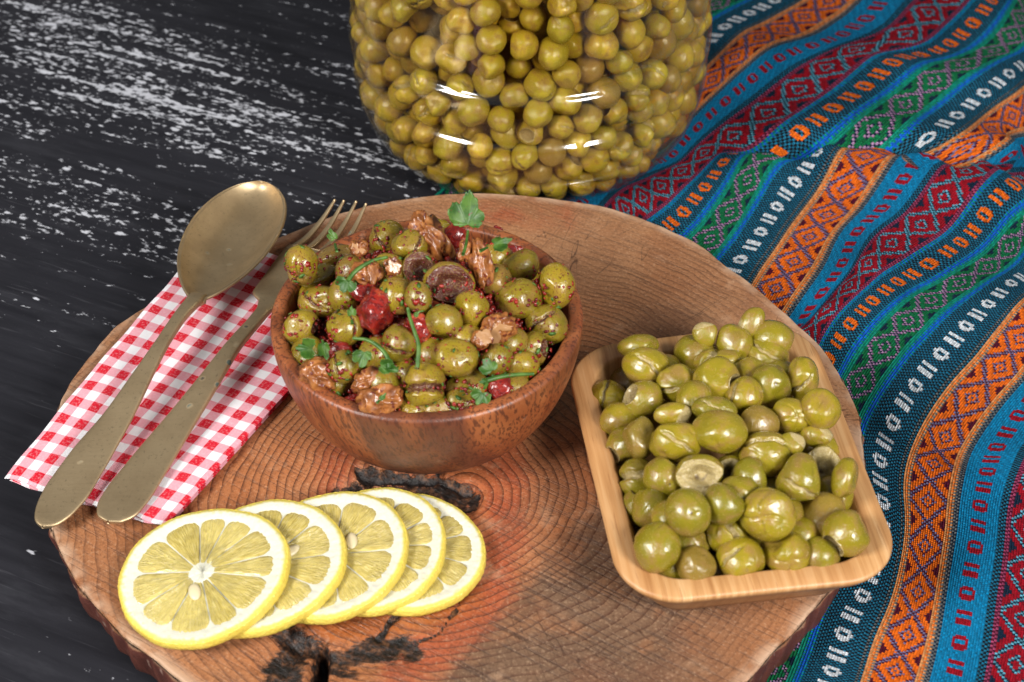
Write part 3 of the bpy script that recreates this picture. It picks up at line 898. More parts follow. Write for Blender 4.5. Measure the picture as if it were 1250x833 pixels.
def m_bowlwood():
    m = Mat('acacia_wood'); P = m.obj()
    q = m.map(P, rot=(0.1, 0.25, R(12)))
    g1 = m.noise(m.map(q, scale=(1, 1, 0.18)), 55, 3, dist=0.6)
    band = m.noise(m.map(q, scale=(1, 0.25, 0.12)), 45, 2)
    pores = m.noise(m.map(q, scale=(1, 1, 0.22)), 900, 2, 0.6)
    col = m.ramp(g1, [(0.25, (0.095, 0.024, 0.009)), (0.48, (0.24, 0.064, 0.02)), (0.75, (0.38, 0.13, 0.042))])
    col = m.mix(m.math('MULTIPLY', m.smooth(band, 0.5, 0.66), 0.8), col, (0.085, 0.026, 0.015))
    col = m.mix(m.math('MULTIPLY', m.smooth(pores, 0.5, 0.62), 0.75), col, (0.06, 0.018, 0.01))
    col = m.mix(m.math('MULTIPLY', m.smooth(m.noise(P, 130, 4), 0.62, 0.75), 0.3), col, (0.5, 0.3, 0.2))
    m.p(Base_Color=col, Roughness=0.42, Normal=m.bump(m.math('MULTIPLY', pores, -1.0), 0.0003, 0.6))
    return m.m


def bowl():
    H = BH
    pr = [(0.0, 0.0007), (0.024, 0.0007), (0.030, 0.0002), (0.033, 0.0006), (0.036, 0.0018), (0.041, 0.0055), (0.0465, 0.012), (0.051, 0.020), (0.0542, 0.029),
          (0.0560, 0.037), (0.0567, 0.043), (0.0567, 0.0462), (0.0562, 0.0474), (0.0552, 0.048), (0.0532, 0.0481), (0.0518, 0.0476), (0.0510, 0.0462), (0.0505, 0.042),
          (0.049, 0.033), (0.045, 0.023), (0.039, 0.014), (0.03, 0.008), (0.016, 0.0055), (0.0, 0.005)]
    prs = spline(pr, 110); prs[:, 0] = np.maximum(prs[:, 0], 0)
    v, f = lathe(prs, 160)
    a = np.arctan2(v[:, 1], v[:, 0]); k = 1 + 0.004 * np.sin(2 * a + 1) + 0.002 * np.sin(5 * a)
    v[:, :2] *= k[:, None]
    o = link('salad_bowl', mesh('salad_bowl', v, f), m_bowlwood())
    o.location = (BC[0], BC[1], ZT)
    tag(o, 'round turned reddish-brown wooden bowl holding the olive and walnut salad', 'bowl')


bowl()

# ------------------------------------------------------------------ bamboo dish
TZ = ZT + 0.024
TQ = [at(x, y, TZ) for x, y in ((761, 740), (1112, 704), (984, 388), (686, 426))]     # near-left, near-right, far-right, far-left
TCEN = np.mean(TQ, axis=0)


def tray_xy(u, v):
    """u,v in -1..1 across the dish"""
    u = (np.asarray(u) + 1) / 2; v = (np.asarray(v) + 1) / 2
    return sum(np.multiply.outer(wt, q[:2]) for wt, q in zip(((1 - u) * (1 - v), u * (1 - v), u * v, (1 - u) * v), TQ))


def m_bamboo():
    m = Mat('bamboo'); uv = m.uv()
    st = m.map(uv, scale=(1, 0.03, 1))
    fib = m.noise(st, 420, 3, 0.6); strip = m.noise(m.map(uv, scale=(1, 0.02, 1)), 60, 2)
    vor = m.noise(m.map(uv, scale=(1, 0.05, 1)), 1100, 2)
    col = m.ramp(fib, [(0.3, (0.33, 0.15, 0.05)), (0.5, (0.50, 0.265, 0.105)), (0.7, (0.60, 0.36, 0.17))])
    col = m.mix(m.math('MULTIPLY', m.smooth(strip, 0.4, 0.65), 0.45), col, (0.39, 0.18, 0.065))
    col = m.mix(m.math('MULTIPLY', m.smooth(vor, 0.6, 0.7), 0.5), col, (0.25, 0.10, 0.035))
    z = m.n('ShaderNodeSeparateXYZ', {0: m.obj()}).outputs[2]
    lam = m.smooth(m.math('PINGPONG', m.math('ADD', z, 0.0005), 0.006), 0.0003, 0.0)
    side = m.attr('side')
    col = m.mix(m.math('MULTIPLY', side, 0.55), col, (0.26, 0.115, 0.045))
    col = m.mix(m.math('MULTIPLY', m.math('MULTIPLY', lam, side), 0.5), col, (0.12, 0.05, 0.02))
    m.p(Base_Color=col, Roughness=0.45, Normal=m.bump(m.math('ADD', fib, m.math('MULTIPLY', vor, -0.5)), 0.00025, 0.6))
    return m.m


def dish():
    NA = 200
    n_ = 5.2

    def ring(scale_mm, z, corner):
        """super-ellipse outline shrunk by an inset in metres"""
        a = np.linspace(0, 2 * math.pi, NA, endpoint=False)
        hx, hy = 0.0482 - scale_mm, 0.0632 - scale_mm
        # rounded rectangle with corner radius
        r = max(0.004, corner - scale_mm * 0.7)
        pts = []
        per = []
        cs = [(hx - r, hy - r, 0), (-(hx - r), hy - r, 90), (-(hx - r), -(hy - r), 180), (hx - r, -(hy - r), 270)]
        for cx, cy, a0 in cs:
            for t in np.linspace(0, 90, NA // 4):
                th = R(a0 + t); pts.append((cx + r * math.cos(th), cy + r * math.sin(th)))
        p = np.array(pts)
        xy = tray_xy(p[:, 0] / 0.0482, p[:, 1] / 0.0632)
        return np.c_[xy, np.full(len(xy), z)], p
    prof = [(0.040, 0.0004), (0.020, 0.0004), (0.0150, 0.0006), (0.0132, 0.0018), (0.0108, 0.006), (0.0080, 0.011), (0.0048, 0.0158), (0.0022, 0.0190), (0.0009, 0.0212), (0.0003, 0.0228), (0.0006, 0.0237), (0.0014, 0.0241),
            (0.0040, 0.0242), (0.0078, 0.0241), (0.0086, 0.0238), (0.0091, 0.0228), (0.0108, 0.018), (0.0135, 0.011), (0.0170, 0.0065), (0.022, 0.005), (0.040, 0.005)]
    V, UVp = [], []
    for ins, z in prof:
        v, p = ring(ins, ZT + z, 0.021)
        V.append(v); UVp.append(p)
    k = len(prof)
    v = np.stack(V, 1).reshape(-1, 3); uvp = np.stack(UVp, 1)
    uvp = uvp + np.array([[0, 1.0]]) * 0
    n = NA // 4 * 4
    f = grid_faces(n, k, True)
    me_f = [tuple(x) for x in f]
    nb = len(v)
    v = np.vstack([v, [*TCEN[:2], ZT + 0.0004], [*TCEN[:2], ZT + 0.005]])
    for i in range(n):
        j = (i + 1) % n
        me_f.append((nb, j * k, i * k)); me_f.append((nb + 1, i * k + k - 1, j * k + k - 1))
    me = mesh('olive_dish', v - TCEN * [1, 1, 0], me_f)
    uvset(me, np.vstack([uvp.reshape(-1, 2), [[0, 0], [0, 0]]]))
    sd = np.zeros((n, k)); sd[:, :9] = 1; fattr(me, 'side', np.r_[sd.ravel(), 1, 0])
    o = link('olive_dish', me, m_bamboo())
    o.location = (TCEN[0], TCEN[1], 0)
    tag(o, 'rectangular pale bamboo dish with rounded corners, heaped with cracked green olives', 'dish')


dish()


# ------------------------------------------------------------------ lemon slices
def lemon_mats():
    a = Mat('lemon_peel'); P = a.obj()
    sp = a.n('ShaderNodeTexVoronoi', {'Vector': P, 'Scale': 900.0}).outputs[0]
    c = a.mix(a.noise(P, 120, 3), (0.62, 0.44, 0.04), (0.70, 0.56, 0.12))
    a.p(Base_Color=c, Roughness=0.38, Normal=a.bump(sp, 0.0004, 0.6)); a.bsdf.inputs['Subsurface Weight'].default_value = 0.1
    a.bsdf.inputs['Subsurface Radius'].default_value = (0.002, 0.0015, 0.0004)
    b = Mat('lemon_pith'); P = b.obj(); n = b.noise(P, 500, 3)
    rad = b.attr('rad')
    c = b.mix(b.smooth(b.math('ADD', rad, b.math('MULTIPLY', b.noise(P, 260, 2), 0.05)), 0.945, 0.99), (0.62, 0.61, 0.50), (0.62, 0.52, 0.09))
    gl = b.math('MULTIPLY', b.smooth(b.n('ShaderNodeTexVoronoi', {'Vector': P, 'Scale': 480.0}).outputs[0], 0.42, 0.2), b.smooth(rad, 0.86, 0.94))
    c = b.mix(b.math('MULTIPLY', gl, 0.55), c, (0.52, 0.50, 0.16))
    b.p(Base_Color=c, Roughness=0.55, Normal=b.bump(n, 0.0003, 0.5)); b.bsdf.inputs['Subsurface Weight'].default_value = 0.25
    b.bsdf.inputs['Subsurface Radius'].default_value = (0.002, 0.002, 0.001)
    d = Mat('lemon_pulp'); uv = d.uv(); P = d.obj()
    ves = d.noise(d.map(uv, scale=(1, 0.16, 1)), 26, 3, 0.5, dist=0.5)
    c = d.ramp(ves, [(0.3, (0.36, 0.27, 0.055)), (0.5, (0.55, 0.43, 0.11)), (0.72, (0.74, 0.64, 0.27))])
    s = d.n('ShaderNodeSeparateXYZ', {0: uv})
    c = d.mix(d.math('MULTIPLY', d.smooth(s.outputs[1], 0.55, 1.0), 0.4), c, (0.36, 0.28, 0.07))
    c = d.mix(d.math('MULTIPLY', d.rnd(), 0.3), c, (0.80, 0.68, 0.26))
    c = d.mix(d.math('MULTIPLY', d.smooth(d.noise(P, 160, 2), 0.5, 0.7), 0.3), c, (0.30, 0.24, 0.08))
    d.p(Base_Color=c, Roughness=0.12, Normal=d.bump(d.math('ADD', ves, d.math('MULTIPLY', d.noise(P, 420, 2), 0.5)), 0.0011, 0.8)); d.bsdf.inputs['Subsurface Weight'].default_value = 0.35
    d.bsdf.inputs['Subsurface Radius'].default_value = (0.006, 0.005, 0.0012)
    d.bsdf.inputs['Coat Weight'].default_value = 0.5; d.bsdf.inputs['Coat Roughness'].default_value = 0.05
    e = Mat('lemon_seed'); e.p(Base_Color=(0.62, 0.53, 0.33), Roughness=0.4)
    return a.m, b.m, d.m, e.m


LP, LW, LU, LE = lemon_mats()


def lemon(px, py, zc, rad, tilt_dir, tilt, seed, label, nseg, seeds, spin):
    rg = np.random.default_rng(seed)
    c = at(px, py, zc)
    root = empty('lemon_slice', tuple(c))
    tag(root, label, 'lemon slice', 'overlapping lemon slices in a row')
    th = 0.0042
    k1, k2, f1, f2 = rg.uniform(0.016, 0.03), rg.uniform(0.01, 0.02), rg.uniform(0, 6), rg.uniform(0, 6)

    def outl(a): return rad * (1 + k1 * np.cos(2 * a + f1) + k2 * np.cos(3 * a + f2) + 0.004 * np.sin(11 * a + f1))
    axis = Vector((-math.sin(tilt_dir), math.cos(tilt_dir), 0))
    Rm = np.array((Matrix.Rotation(-tilt, 3, axis) @ Matrix.Rotation(spin, 3, 'Z')))

    def put(name, v, f, mat, parent=root, smooth=True):
        me = mesh(name, np.asarray(v) @ Rm.T, f)
        o = bpy.data.objects.new(name, me); COL.objects.link(o); me.materials.append(mat)
        me.polygons.foreach_set('use_smooth', np.full(len(me.polygons), smooth))
        o.parent = parent
        return o
    NA = 220
    a = np.linspace(0, 2 * math.pi, NA, endpoint=False); ro = outl(a)
    bump = 1 + 0.0022 * rg.normal(size=NA)
    # peel ring
    pr = [(0.972, th - 0.0001), (0.984, th), (0.995, th - 0.0004), (1.0, th - 0.0013), (1.003, th * .5), (1.0, 0.0012), (0.985, 0.0003), (0.955, 0.0001)]
    v = np.stack([np.stack([np.cos(a) * ro * q * (bump if 0.98 < q else 1), np.sin(a) * ro * q * (bump if 0.98 < q else 1), np.full(NA, z)], -1) for q, z in pr], 1)
    put('peel', v.reshape(-1, 3), grid_faces(NA, len(pr), True), LP)
    # pith disc, slightly sunk where the flesh sits
    rings = [0.0, 0.08, 0.12, 0.2, 0.4, 0.6, 0.78, 0.83, 0.87, 0.92, 0.972, 0.98]
    zz = [th - 0.0001, th - 0.0002, th - 0.0004, th - 0.0008, th - 0.0008, th - 0.0008, th - 0.0007, th - 0.0003, th + 0.0000, th + 0.0002, th + 0.0001, th - 0.0003]
    v = np.stack([np.stack([np.cos(a) * ro * q, np.sin(a) * ro * q, np.full(NA, z) + 0.00012 * rg.normal(size=NA)], -1) for q, z in zip(rings, zz)], 1).reshape(-1, 3)
    v2 = np.stack([np.cos(a) * ro * 0.96, np.sin(a) * ro * 0.96, np.full(NA, 0.0002)], -1)
    f = [tuple(x) for x in grid_faces(NA, len(rings), True)] + [tuple(range(len(v) + NA - 1, len(v) - 1, -1))]
    o = put('pith', np.vstack([v, v2]), f, LW)
    fattr(o.data, 'rad', np.r_[np.tile(rings, NA), np.full(NA, 0.9)])
    # flesh segments
    cuts = np.cumsum(rg.uniform(0.72, 1.28, nseg)); cuts = cuts / cuts[-1] * 2 * math.pi
    cuts = np.r_[0, cuts]
    pc = rg.normal(size=2) * rad * 0.03
    for i in range(nseg):
        a0, a1 = cuts[i], cuts[i + 1]
        hw = (a1 - a0) / 2; am = (a0 + a1) / 2
        nr, nc = 16, 13
        U, V = np.meshgrid(np.linspace(0, 1, nr), np.linspace(-1, 1, nc), indexing='ij')
        rin, rout = 0.13 * rad, outl(am) * rg.uniform(0.835, 0.855)
        gap = 0.0002
        # rounded wedge
        corner = 1 - 0.13 * np.abs(V) ** 5 * U ** 4
        r_ = (rin + (rout - rin) * U) * np.where(U > 0.5, corner, 1)
        ang = am + V * np.maximum(hw - gap / np.maximum(r_, 1e-4), 0.02) * (1 - 0.05 * np.clip((U - 0.82) / 0.18, 0, 1) ** 2)
        e = np.minimum(np.minimum(U * 6, (1 - U) * 8), (1 - np.abs(V)) * 5); e = np.clip(e, 0, 1)
        z = th - 0.00062 + 0.0006 * np.sqrt(1 - (1 - e) ** 2) + 0.00018 * rg.normal(size=U.shape) * e
        # some vesicles lie a little lower
        z -= 0.0001 * (rg.uniform() < 0.4)
        vv = np.stack([np.cos(ang) * r_ + pc[0] * (1 - U), np.sin(ang) * r_ + pc[1] * (1 - U), z], -1).reshape(-1, 3)
        o = put('segment', vv, grid_faces(nr, nc), LU)
        uvset(o.data, np.stack([(V * hw * 2.2 + am * 3).ravel(), U.ravel()], -1))
    for (sr, sa, so) in seeds:
        s = rad * sr; v_, f_ = ico(3)
        v_ = v_ * [0.0036, 0.0021, 0.0011]
        ca, sa_ = math.cos(sa + so), math.sin(sa + so)
        v_ = v_ @ np.array([[ca, sa_, 0], [-sa_, ca, 0], [0, 0, 1]]) + [math.cos(sa) * s, math.sin(sa) * s, th + 0.0001]
        put('seed', v_, f_, LE)
    return root


lemon(502, 681, ZT + 0.0002, 0.0262, 0.0, R(0.6), 5, 'lemon slice lying lowest and flat at the bare-wood end of the row', 9, [], 0.4)
lemon(455, 677, ZT + 0.0020, 0.0270, 0.1, R(4), 4, 'second lemon slice from the flat end, mostly covered by its neighbour', 10, [], 1.2)
lemon(402, 684, ZT + 0.0036, 0.0281, 0.15, R(5.5), 3, 'middle lemon slice of the overlapping row, a seed showing in its flesh', 9, [(0.33, 0.5, 1.2)], 0.0)
lemon(323, 697, ZT + 0.0043, 0.0287, 0.2, R(7), 2, 'lemon slice tucked directly under the fully visible top slice', 10, [(0.36, 0.3, 0.2), (0.42, 1.9, 0.3)], 0.1)
lemon(251, 708, ZT + 0.0053, 0.0291, 0.3, R(8.5), 1, 'topmost lemon slice of the row, its whole face visible', 11, [(0.28, -2.0, 0.5)], 0.25)

# ------------------------------------------------------------------ jar
JZ = 0.0036
JPR = [(0.0, 0.006), (0.030, 0.0055), (0.050, 0.002), (0.058, 0.0003), (0.0645, 0.0014), (0.0712, 0.0060), (0.0765, 0.0125), (0.0798, 0.0190), (0.0808, 0.0226), (0.0803, 0.0244), (0.0820, 0.0272), (0.0836, 0.0330),
       (0.0844, 0.040), (0.0840, 0.0440), (0.0824, 0.0466), (0.0822, 0.0482), (0.0840, 0.0512), (0.0850, 0.059), (0.0846, 0.0660), (0.0836, 0.0690), (0.0818, 0.0714), (0.0818, 0.0735), (0.0832, 0.077), (0.0838, 0.084), (0.0838, 0.115),
       (0.0838, 0.150), (0.0822, 0.166), (0.077, 0.180), (0.068, 0.191), (0.060, 0.197), (0.0585, 0.202), (0.0585, 0.215)]


def m_jar():
    m = Mat('clear_plastic')
    nt = m.nt
    tr = m.n('ShaderNodeBsdfTransparent', {0: (0.97, 0.965, 0.93, 1)})
    gl = m.n('ShaderNodeBsdfGlossy', {0: (1, 1, 1, 1), 'Roughness': 0.11})
    lw = m.n('ShaderNodeLayerWeight', {0: 0.5})
    fac = m.math('ADD', 0.05, m.math('MULTIPLY', m.math('POWER', lw.outputs['Facing'], 4.0), 0.55))
    mx = m.n('ShaderNodeMixShader', {0: fac, 1: tr.outputs[0], 2: gl.outputs[0]})
    nt.links.new(mx.outputs[0], m.out.inputs[0])
    return m.m


def m_brine():
    m = Mat('brine')
    tr = m.n('ShaderNodeBsdfTransparent', {0: (1, 1, 1, 1)})
    va = m.n('ShaderNodeVolumeAbsorption', {0: (0.84, 0.66, 0.24, 1), 1: 34.0})
    m.nt.links.new(tr.outputs[0], m.out.inputs[0]); m.nt.links.new(va.outputs[0], m.out.inputs[1])
    return m.m


jar_root = empty('olive_jar', (JAR[0], JAR[1], JZ))
tag(jar_root, 'large clear ribbed jar packed with green olives in brine', 'jar')
prs = spline(JPR, 240); prs[:, 0] = np.maximum(prs[:, 0], 0)
inn = prs.copy(); d = np.gradient(prs, axis=0); nn = np.stack([d[:, 1], -d[:, 0]], -1); nn /= np.linalg.norm(nn, axis=1)[:, None]
inn = prs - nn * 0.0009; inn[:, 0] = np.maximum(inn[:, 0], 0)
v, f = lathe(np.vstack([prs, inn[::-1]]), 160)
o = bpy.data.objects.new('jar_wall', mesh('jar_wall', v, f)); COL.objects.link(o); o.parent = jar_root
o.data.materials.append(m_jar()); o.data.polygons.foreach_set('use_smooth', np.ones(len(o.data.polygons), bool))
LEVEL = 0.165
br = inn[inn[:, 1] < LEVEL] - [0.00012, 0]; br[:, 0] = np.maximum(br[:, 0], 0)
br[:, 1] = np.maximum(br[:, 1], 0.002)
br = np.vstack([br, [0.05, LEVEL], [0, LEVEL]])
v, f = lathe(br, 96)
o = bpy.data.objects.new('brine', mesh('brine', v, f)); COL.objects.link(o); o.parent = jar_root
o.data.materials.append(m_brine())

# ------------------------------------------------------------------ olives
def m_olive(name, salad=False, jar=False):
    m = Mat(name); P = m.attr('loc', 'Vector'); rn = m.rnd()
    off = m.n('ShaderNodeCombineXYZ', {0: m.math('MULTIPLY', rn, 37.0), 1: m.math('MULTIPLY', rn, 91.0), 2: rn}).outputs[0]
    Q = m.n('ShaderNodeVectorMath', {0: P, 1: off}, operation='ADD').outputs[0]
    r2 = m.math('FRACT', m.math('MULTIPLY', rn, 7.31)); r3 = m.math('FRACT', m.math('MULTIPLY', rn, 23.7))
    n1 = m.noise(Q, 1.6, 3); n2 = m.noise(Q, 9, 3); n3 = m.noise(Q, 40, 2)
    if jar:
        a, b, c_ = (0.40, 0.285, 0.025), (0.50, 0.315, 0.03), (0.26, 0.22, 0.018)
    else:
        a, b, c_ = (0.25, 0.19, 0.009), (0.33, 0.235, 0.014), (0.145, 0.13, 0.008)
    col = m.mix(m.smooth(n1, 0.35, 0.65), a, b)
    col = m.mix(m.math('MULTIPLY', r2, 0.75), col, c_)
    brown = m.attr('brown')
    col = m.mix(m.math('MULTIPLY', m.smooth(m.math('ADD', n1, m.math('MULTIPLY', n2, 0.3)), 0.60, 0.85), 0.7), col, (0.24, 0.135, 0.045))
    col = m.mix(m.math('MULTIPLY', m.smooth(n2, 0.55, 0.75), 0.22), col, (0.36, 0.29, 0.05))
    col = m.mix(m.math('MULTIPLY', m.smooth(n3, 0.6, 0.75), 0.18), col, (0.12, 0.09, 0.015))
    col = m.mix(m.math('MULTIPLY', brown, 0.8), col, m.mix(n1, (0.14, 0.078, 0.02), (0.25, 0.15, 0.04)))
    fl = m.attr('flesh')
    fm = m.smooth(m.math('ADD', fl, m.math('MULTIPLY', m.math('SUBTRACT', n2, 0.5), 0.5)), 0.35, 0.62)
    fc = m.mix(n2, (0.13, 0.075, 0.03), (0.27, 0.165, 0.07)) if salad else m.mix(n2, (0.30, 0.215, 0.075), (0.50, 0.40, 0.18))
    fc = m.mix(m.smooth(m.noise(Q, 22, 3), 0.55, 0.75), fc, (0.17, 0.10, 0.045))
    col = m.mix(fm, col, fc)
    col = m.mix(m.smooth(m.attr('pit'), 0.3, 0.7), col, (0.10, 0.062, 0.025))
    h = m.math('ADD', m.math('MULTIPLY', n2, 0.5), m.math('MULTIPLY', n3, 0.10))
    h = m.math('ADD', h, m.math('MULTIPLY', m.math('MULTIPLY', fm, m.noise(Q, 16, 3)), 1.6))
    rough = m.math('ADD', 0.10, m.math('MULTIPLY', m.smooth(n2, 0.4, 0.75), 0.25))
    if salad:
        fk = m.n('ShaderNodeTexVoronoi', {'Vector': m.n('ShaderNodeVectorMath', {0: Q, 1: m.noise(Q, 7, 2, out=1)}, operation='ADD').outputs[0], 'Scale': 4.2})
        fsz = m.math('MULTIPLY', m.math('SUBTRACT', m.n('ShaderNodeSeparateXYZ', {0: fk.outputs[1]}).outputs[0], 0.32), 0.46)
        sp = m.smooth(m.math('SUBTRACT', fsz, fk.outputs[0]), -0.02, 0.05)
        oil = m.smooth(m.noise(Q, 3.2, 3), 0.5, 0.72)
        col = m.mix(m.math('ADD', 0.2, m.math('MULTIPLY', oil, 0.45)), col, (0.24, 0.125, 0.012))
        col = m.mix(m.math('MULTIPLY', sp, 0.85), col, (0.115, 0.013, 0.008))
        sp2 = m.smooth(m.math('ADD', m.noise(Q, 11, 3), m.math('MULTIPLY', fl, 0.2)), 0.60, 0.65)
        col = m.mix(m.math('MULTIPLY', sp2, 0.85), col, (0.09, 0.012, 0.01))
        h = m.math('ADD', h, m.math('MULTIPLY', sp, 0.5))
        rough = m.math('ADD', 0.10, m.math('MULTIPLY', n2, 0.14))
    m.p(Base_Color=col, Roughness=rough, Normal=m.bump(h, 0.0007, 0.6))
    m.bsdf.inputs['Subsurface Weight'].default_value = 0.06
    m.bsdf.inputs['Subsurface Radius'].default_value = (0.003, 0.0024, 0.0006)
    m.bsdf.inputs['Coat Weight'].default_value = 0.0 if jar else 0.35
    m.bsdf.inputs['Coat Roughness'].default_value = 0.04
    return m.m


MO, MS, MJ = m_olive('olive_skin'), m_olive('olive_skin_salad', salad=True), m_olive('olive_skin_brined', jar=True)


def olive_mesh(kind, seed, sub=5, wrinkle=1.0):
    """unit olive, +z is the side with the feature. returns v,f,flesh,pit,brown"""
    rg = np.random.default_rng(seed)
    v0, f = ico(sub)
    v = v0.copy(); n = len(v)
    flesh = np.zeros(n); pit = np.zeros(n); brown = np.zeros(n)
    r = 1 + 0.045 * snoise(v, rg, 1.7, 8) + 0.014 * wrinkle * snoise(v, rg, 5, 10)
    fa = rg.uniform(0, 2 * math.pi)
    tilt = rg.uniform(0.15, 0.75)
    fd = np.array([math.sin(tilt) * math.cos(fa), math.sin(tilt) * math.sin(fa), math.cos(tilt)])
    if kind == 'b': brown[:] = rg.uniform(0.6, 1.0)
    # flattened facets where it was pressed
    for _ in range(3):
        d = rg.normal(size=3); d /= np.linalg.norm(d)
        x = v @ d
        r -= rg.uniform(0.05, 0.20) * np.clip((x - 0.68) / 0.28, 0, 1) ** 1.3
    # stem scar
    sd = rg.normal(size=3); sd /= np.linalg.norm(sd)
    if kind == 'h': sd = fd
    ang = np.arccos(np.clip(v @ sd, -1, 1))
    r -= 0.07 * np.exp(-(ang / 0.16) ** 2); pit = np.maximum(pit, (1.1 if kind == 'h' else 0.6) * np.exp(-(ang / (0.075 if kind == 'h' else 0.06)) ** 2))
    # nicks and bruises in the skin
    for _ in range(int(rg.integers(2, 6))):
        d = rg.normal(size=3); d[2] = abs(d[2]); d /= np.linalg.norm(d)
        e = np.cross(d, rg.normal(size=3)); e /= np.linalg.norm(e); h = np.cross(d, e)
        al = v @ e; ac = (v @ h) - 0.25 * al ** 2
        nk = np.exp(-(ac / rg.uniform(0.03, 0.05)) ** 2) * np.exp(-(al / rg.uniform(0.12, 0.32)) ** 2) * (v @ d > 0)
        r -= rg.uniform(0.03, 0.07) * nk; flesh = np.maximum(flesh, rg.uniform(0.3, 0.62) * nk)
    for _ in range(int(rg.integers(1, 4))):
        d = rg.normal(size=3); d /= np.linalg.norm(d)
        brown = np.maximum(brown, rg.uniform(0.35, 0.8) * np.clip(((v @ d) - 0.86 + 0.06 * snoise(v, rg, 6)) / 0.08, 0, 1))
    t1 = np.cross(fd, rg.normal(size=3)); t1 /= np.linalg.norm(t1); t2 = np.cross(fd, t1)
    P = v * r[:, None]
    if kind in ('c', 's'):
        # crack: jagged groove through fd along t1
        a = np.arctan2(v @ t1, v @ fd); dd = (v @ t2) - 0.10 * np.sin(a * 2.3 + fa) - 0.03 * np.sin(a * 9 + fa)
        half = rg.uniform(0.9, 1.5) if kind == 'c' else 2.2
        wl = np.clip((half - np.abs(a)) / 0.5, 0, 1)
        wd = (0.058 if kind == 'c' else 0.11) * (0.4 + 0.6 * wl)
        G = np.exp(-(dd / wd) ** 2) * wl
        P -= v * ((0.26 if kind == 'c' else 0.38) * G)[:, None]
        flesh = np.maximum(flesh, np.exp(-(dd / (wd * 1.25)) ** 2) * wl * 0.95)
        lip = np.exp(-((np.abs(dd) - wd * 1.8) / 0.07) ** 2) * wl
        P += v * (0.03 * lip)[:, None]
        if kind == 's':
            sgn = np.tanh(dd * 9)
            P += (0.10 * sgn * wl)[:, None] * t2 + (0.07 * np.clip(sgn, 0, 1))[:, None] * fd
            q = rg.uniform(-0.12, 0.12)
            P += (q * np.clip(sgn, 0, 1))[:, None] * t1
        else:
            P += (0.03 * np.tanh(dd * 9) * wl)[:, None] * t2
    elif kind == 'o':
        # broken open: pale cut face with a hollow where the stone was
        fd2 = np.array([0.15 * math.cos(fa), 0.15 * math.sin(fa) - 0.1, 1.0]); fd2 /= np.linalg.norm(fd2)
        x = P @ fd2
        lim = 0.42 + 0.05 * snoise(v, rg, 4, 8)
        ov = np.clip(x - lim, 0, None)
        rho = np.linalg.norm(P - np.outer(x, fd2), axis=1)
        P -= (ov * 0.97)[:, None] * fd2
        face = np.clip((x - lim + 0.04) / 0.08, 0, 1)
        hol = np.exp(-(rho / 0.42) ** 4) * face
        P -= (0.42 * hol + 0.05 * face * snoise(v, rg, 9, 10))[:, None] * fd2
        flesh = np.maximum(flesh, face); pit = np.maximum(pit, 0.85 * np.exp(-(rho / 0.36) ** 4) * face * (0.6 + 0.4 * snoise(v, rg, 6, 8)))
    elif kind == 'x':
        # crumpled: creases meeting in a star
        e1 = v @ t1; e2 = v @ t2; ph = np.arctan2(e2, e1); th = np.arccos(np.clip(v @ fd, -1, 1))
        k = rg.integers(3, 6)
        cre = np.abs(np.sin(ph * k / 2 + 0.5 * np.sin(3 * th + fa)))
        G = np.exp(-(cre / 0.22) ** 2) * np.exp(-(th / 0.85) ** 2)
        P -= v * (0.14 * G + 0.14 * np.exp(-(th / 0.35) ** 2))[:, None]
        flesh = 0.45 * np.exp(-(cre / 0.13) ** 2) * np.exp(-(th / 0.7) ** 2)
    elif kind == 'w':
        # crushed wedge: a bite out of one side, pale rim
        d = np.array([math.cos(fa), math.sin(fa), 0.55]); d /= np.linalg.norm(d)
        c = d * 1.12; q = P - c; dist = np.linalg.norm(q, axis=1); rad = rg.uniform(0.5, 0.66)
        ins = dist < rad
        P[ins] = c + q[ins] / dist[ins][:, None] * rad * (1 + 0.05 * snoise(v[ins], rg, 8, 8))[:, None]
        flesh = np.clip((rad * 1.06 - dist) / 0.06, 0, 1)
        pit = np.maximum(pit, 0.5 * np.clip((rad * 0.5 - dist) / 0.1, 0, 1))
    elif kind == 'p':
        # loose flap of flesh: flattened shell
        P[:, 2] = np.where(P[:, 2] > 0, P[:, 2] * 0.62, P[:, 2] * 0.8)
        flesh = np.clip((-v @ np.array([math.cos(fa), math.sin(fa), 0]) - 0.35) / 0.25, 0, 1)
    return P, f, flesh, pit, brown


def make_olive_mesh(name, kind, seed, sub, scale=(1, 1, 1)):
    P, f, fl, pt, bw = olive_mesh(kind, seed, sub)
    me = mesh(name, P * np.asarray(scale), f)
    fattr(me, 'flesh', fl); fattr(me, 'pit', np.clip(pt, 0, 1)); fattr(me, 'brown', bw)
    a = me.attributes.new('loc', 'FLOAT_VECTOR', 'POINT'); a.data.foreach_set('vector', P.astype(np.float32).ravel())
    return me


def cam_basis(c):
    """axes seen from the camera at a point: right, up, towards"""
    t = CAM - c; t = t / np.linalg.norm(t)
    r = np.cross([0, 0, 1.0], t); r /= np.linalg.norm(r)
    return np.stack([r, np.cross(t, r), t], 1)


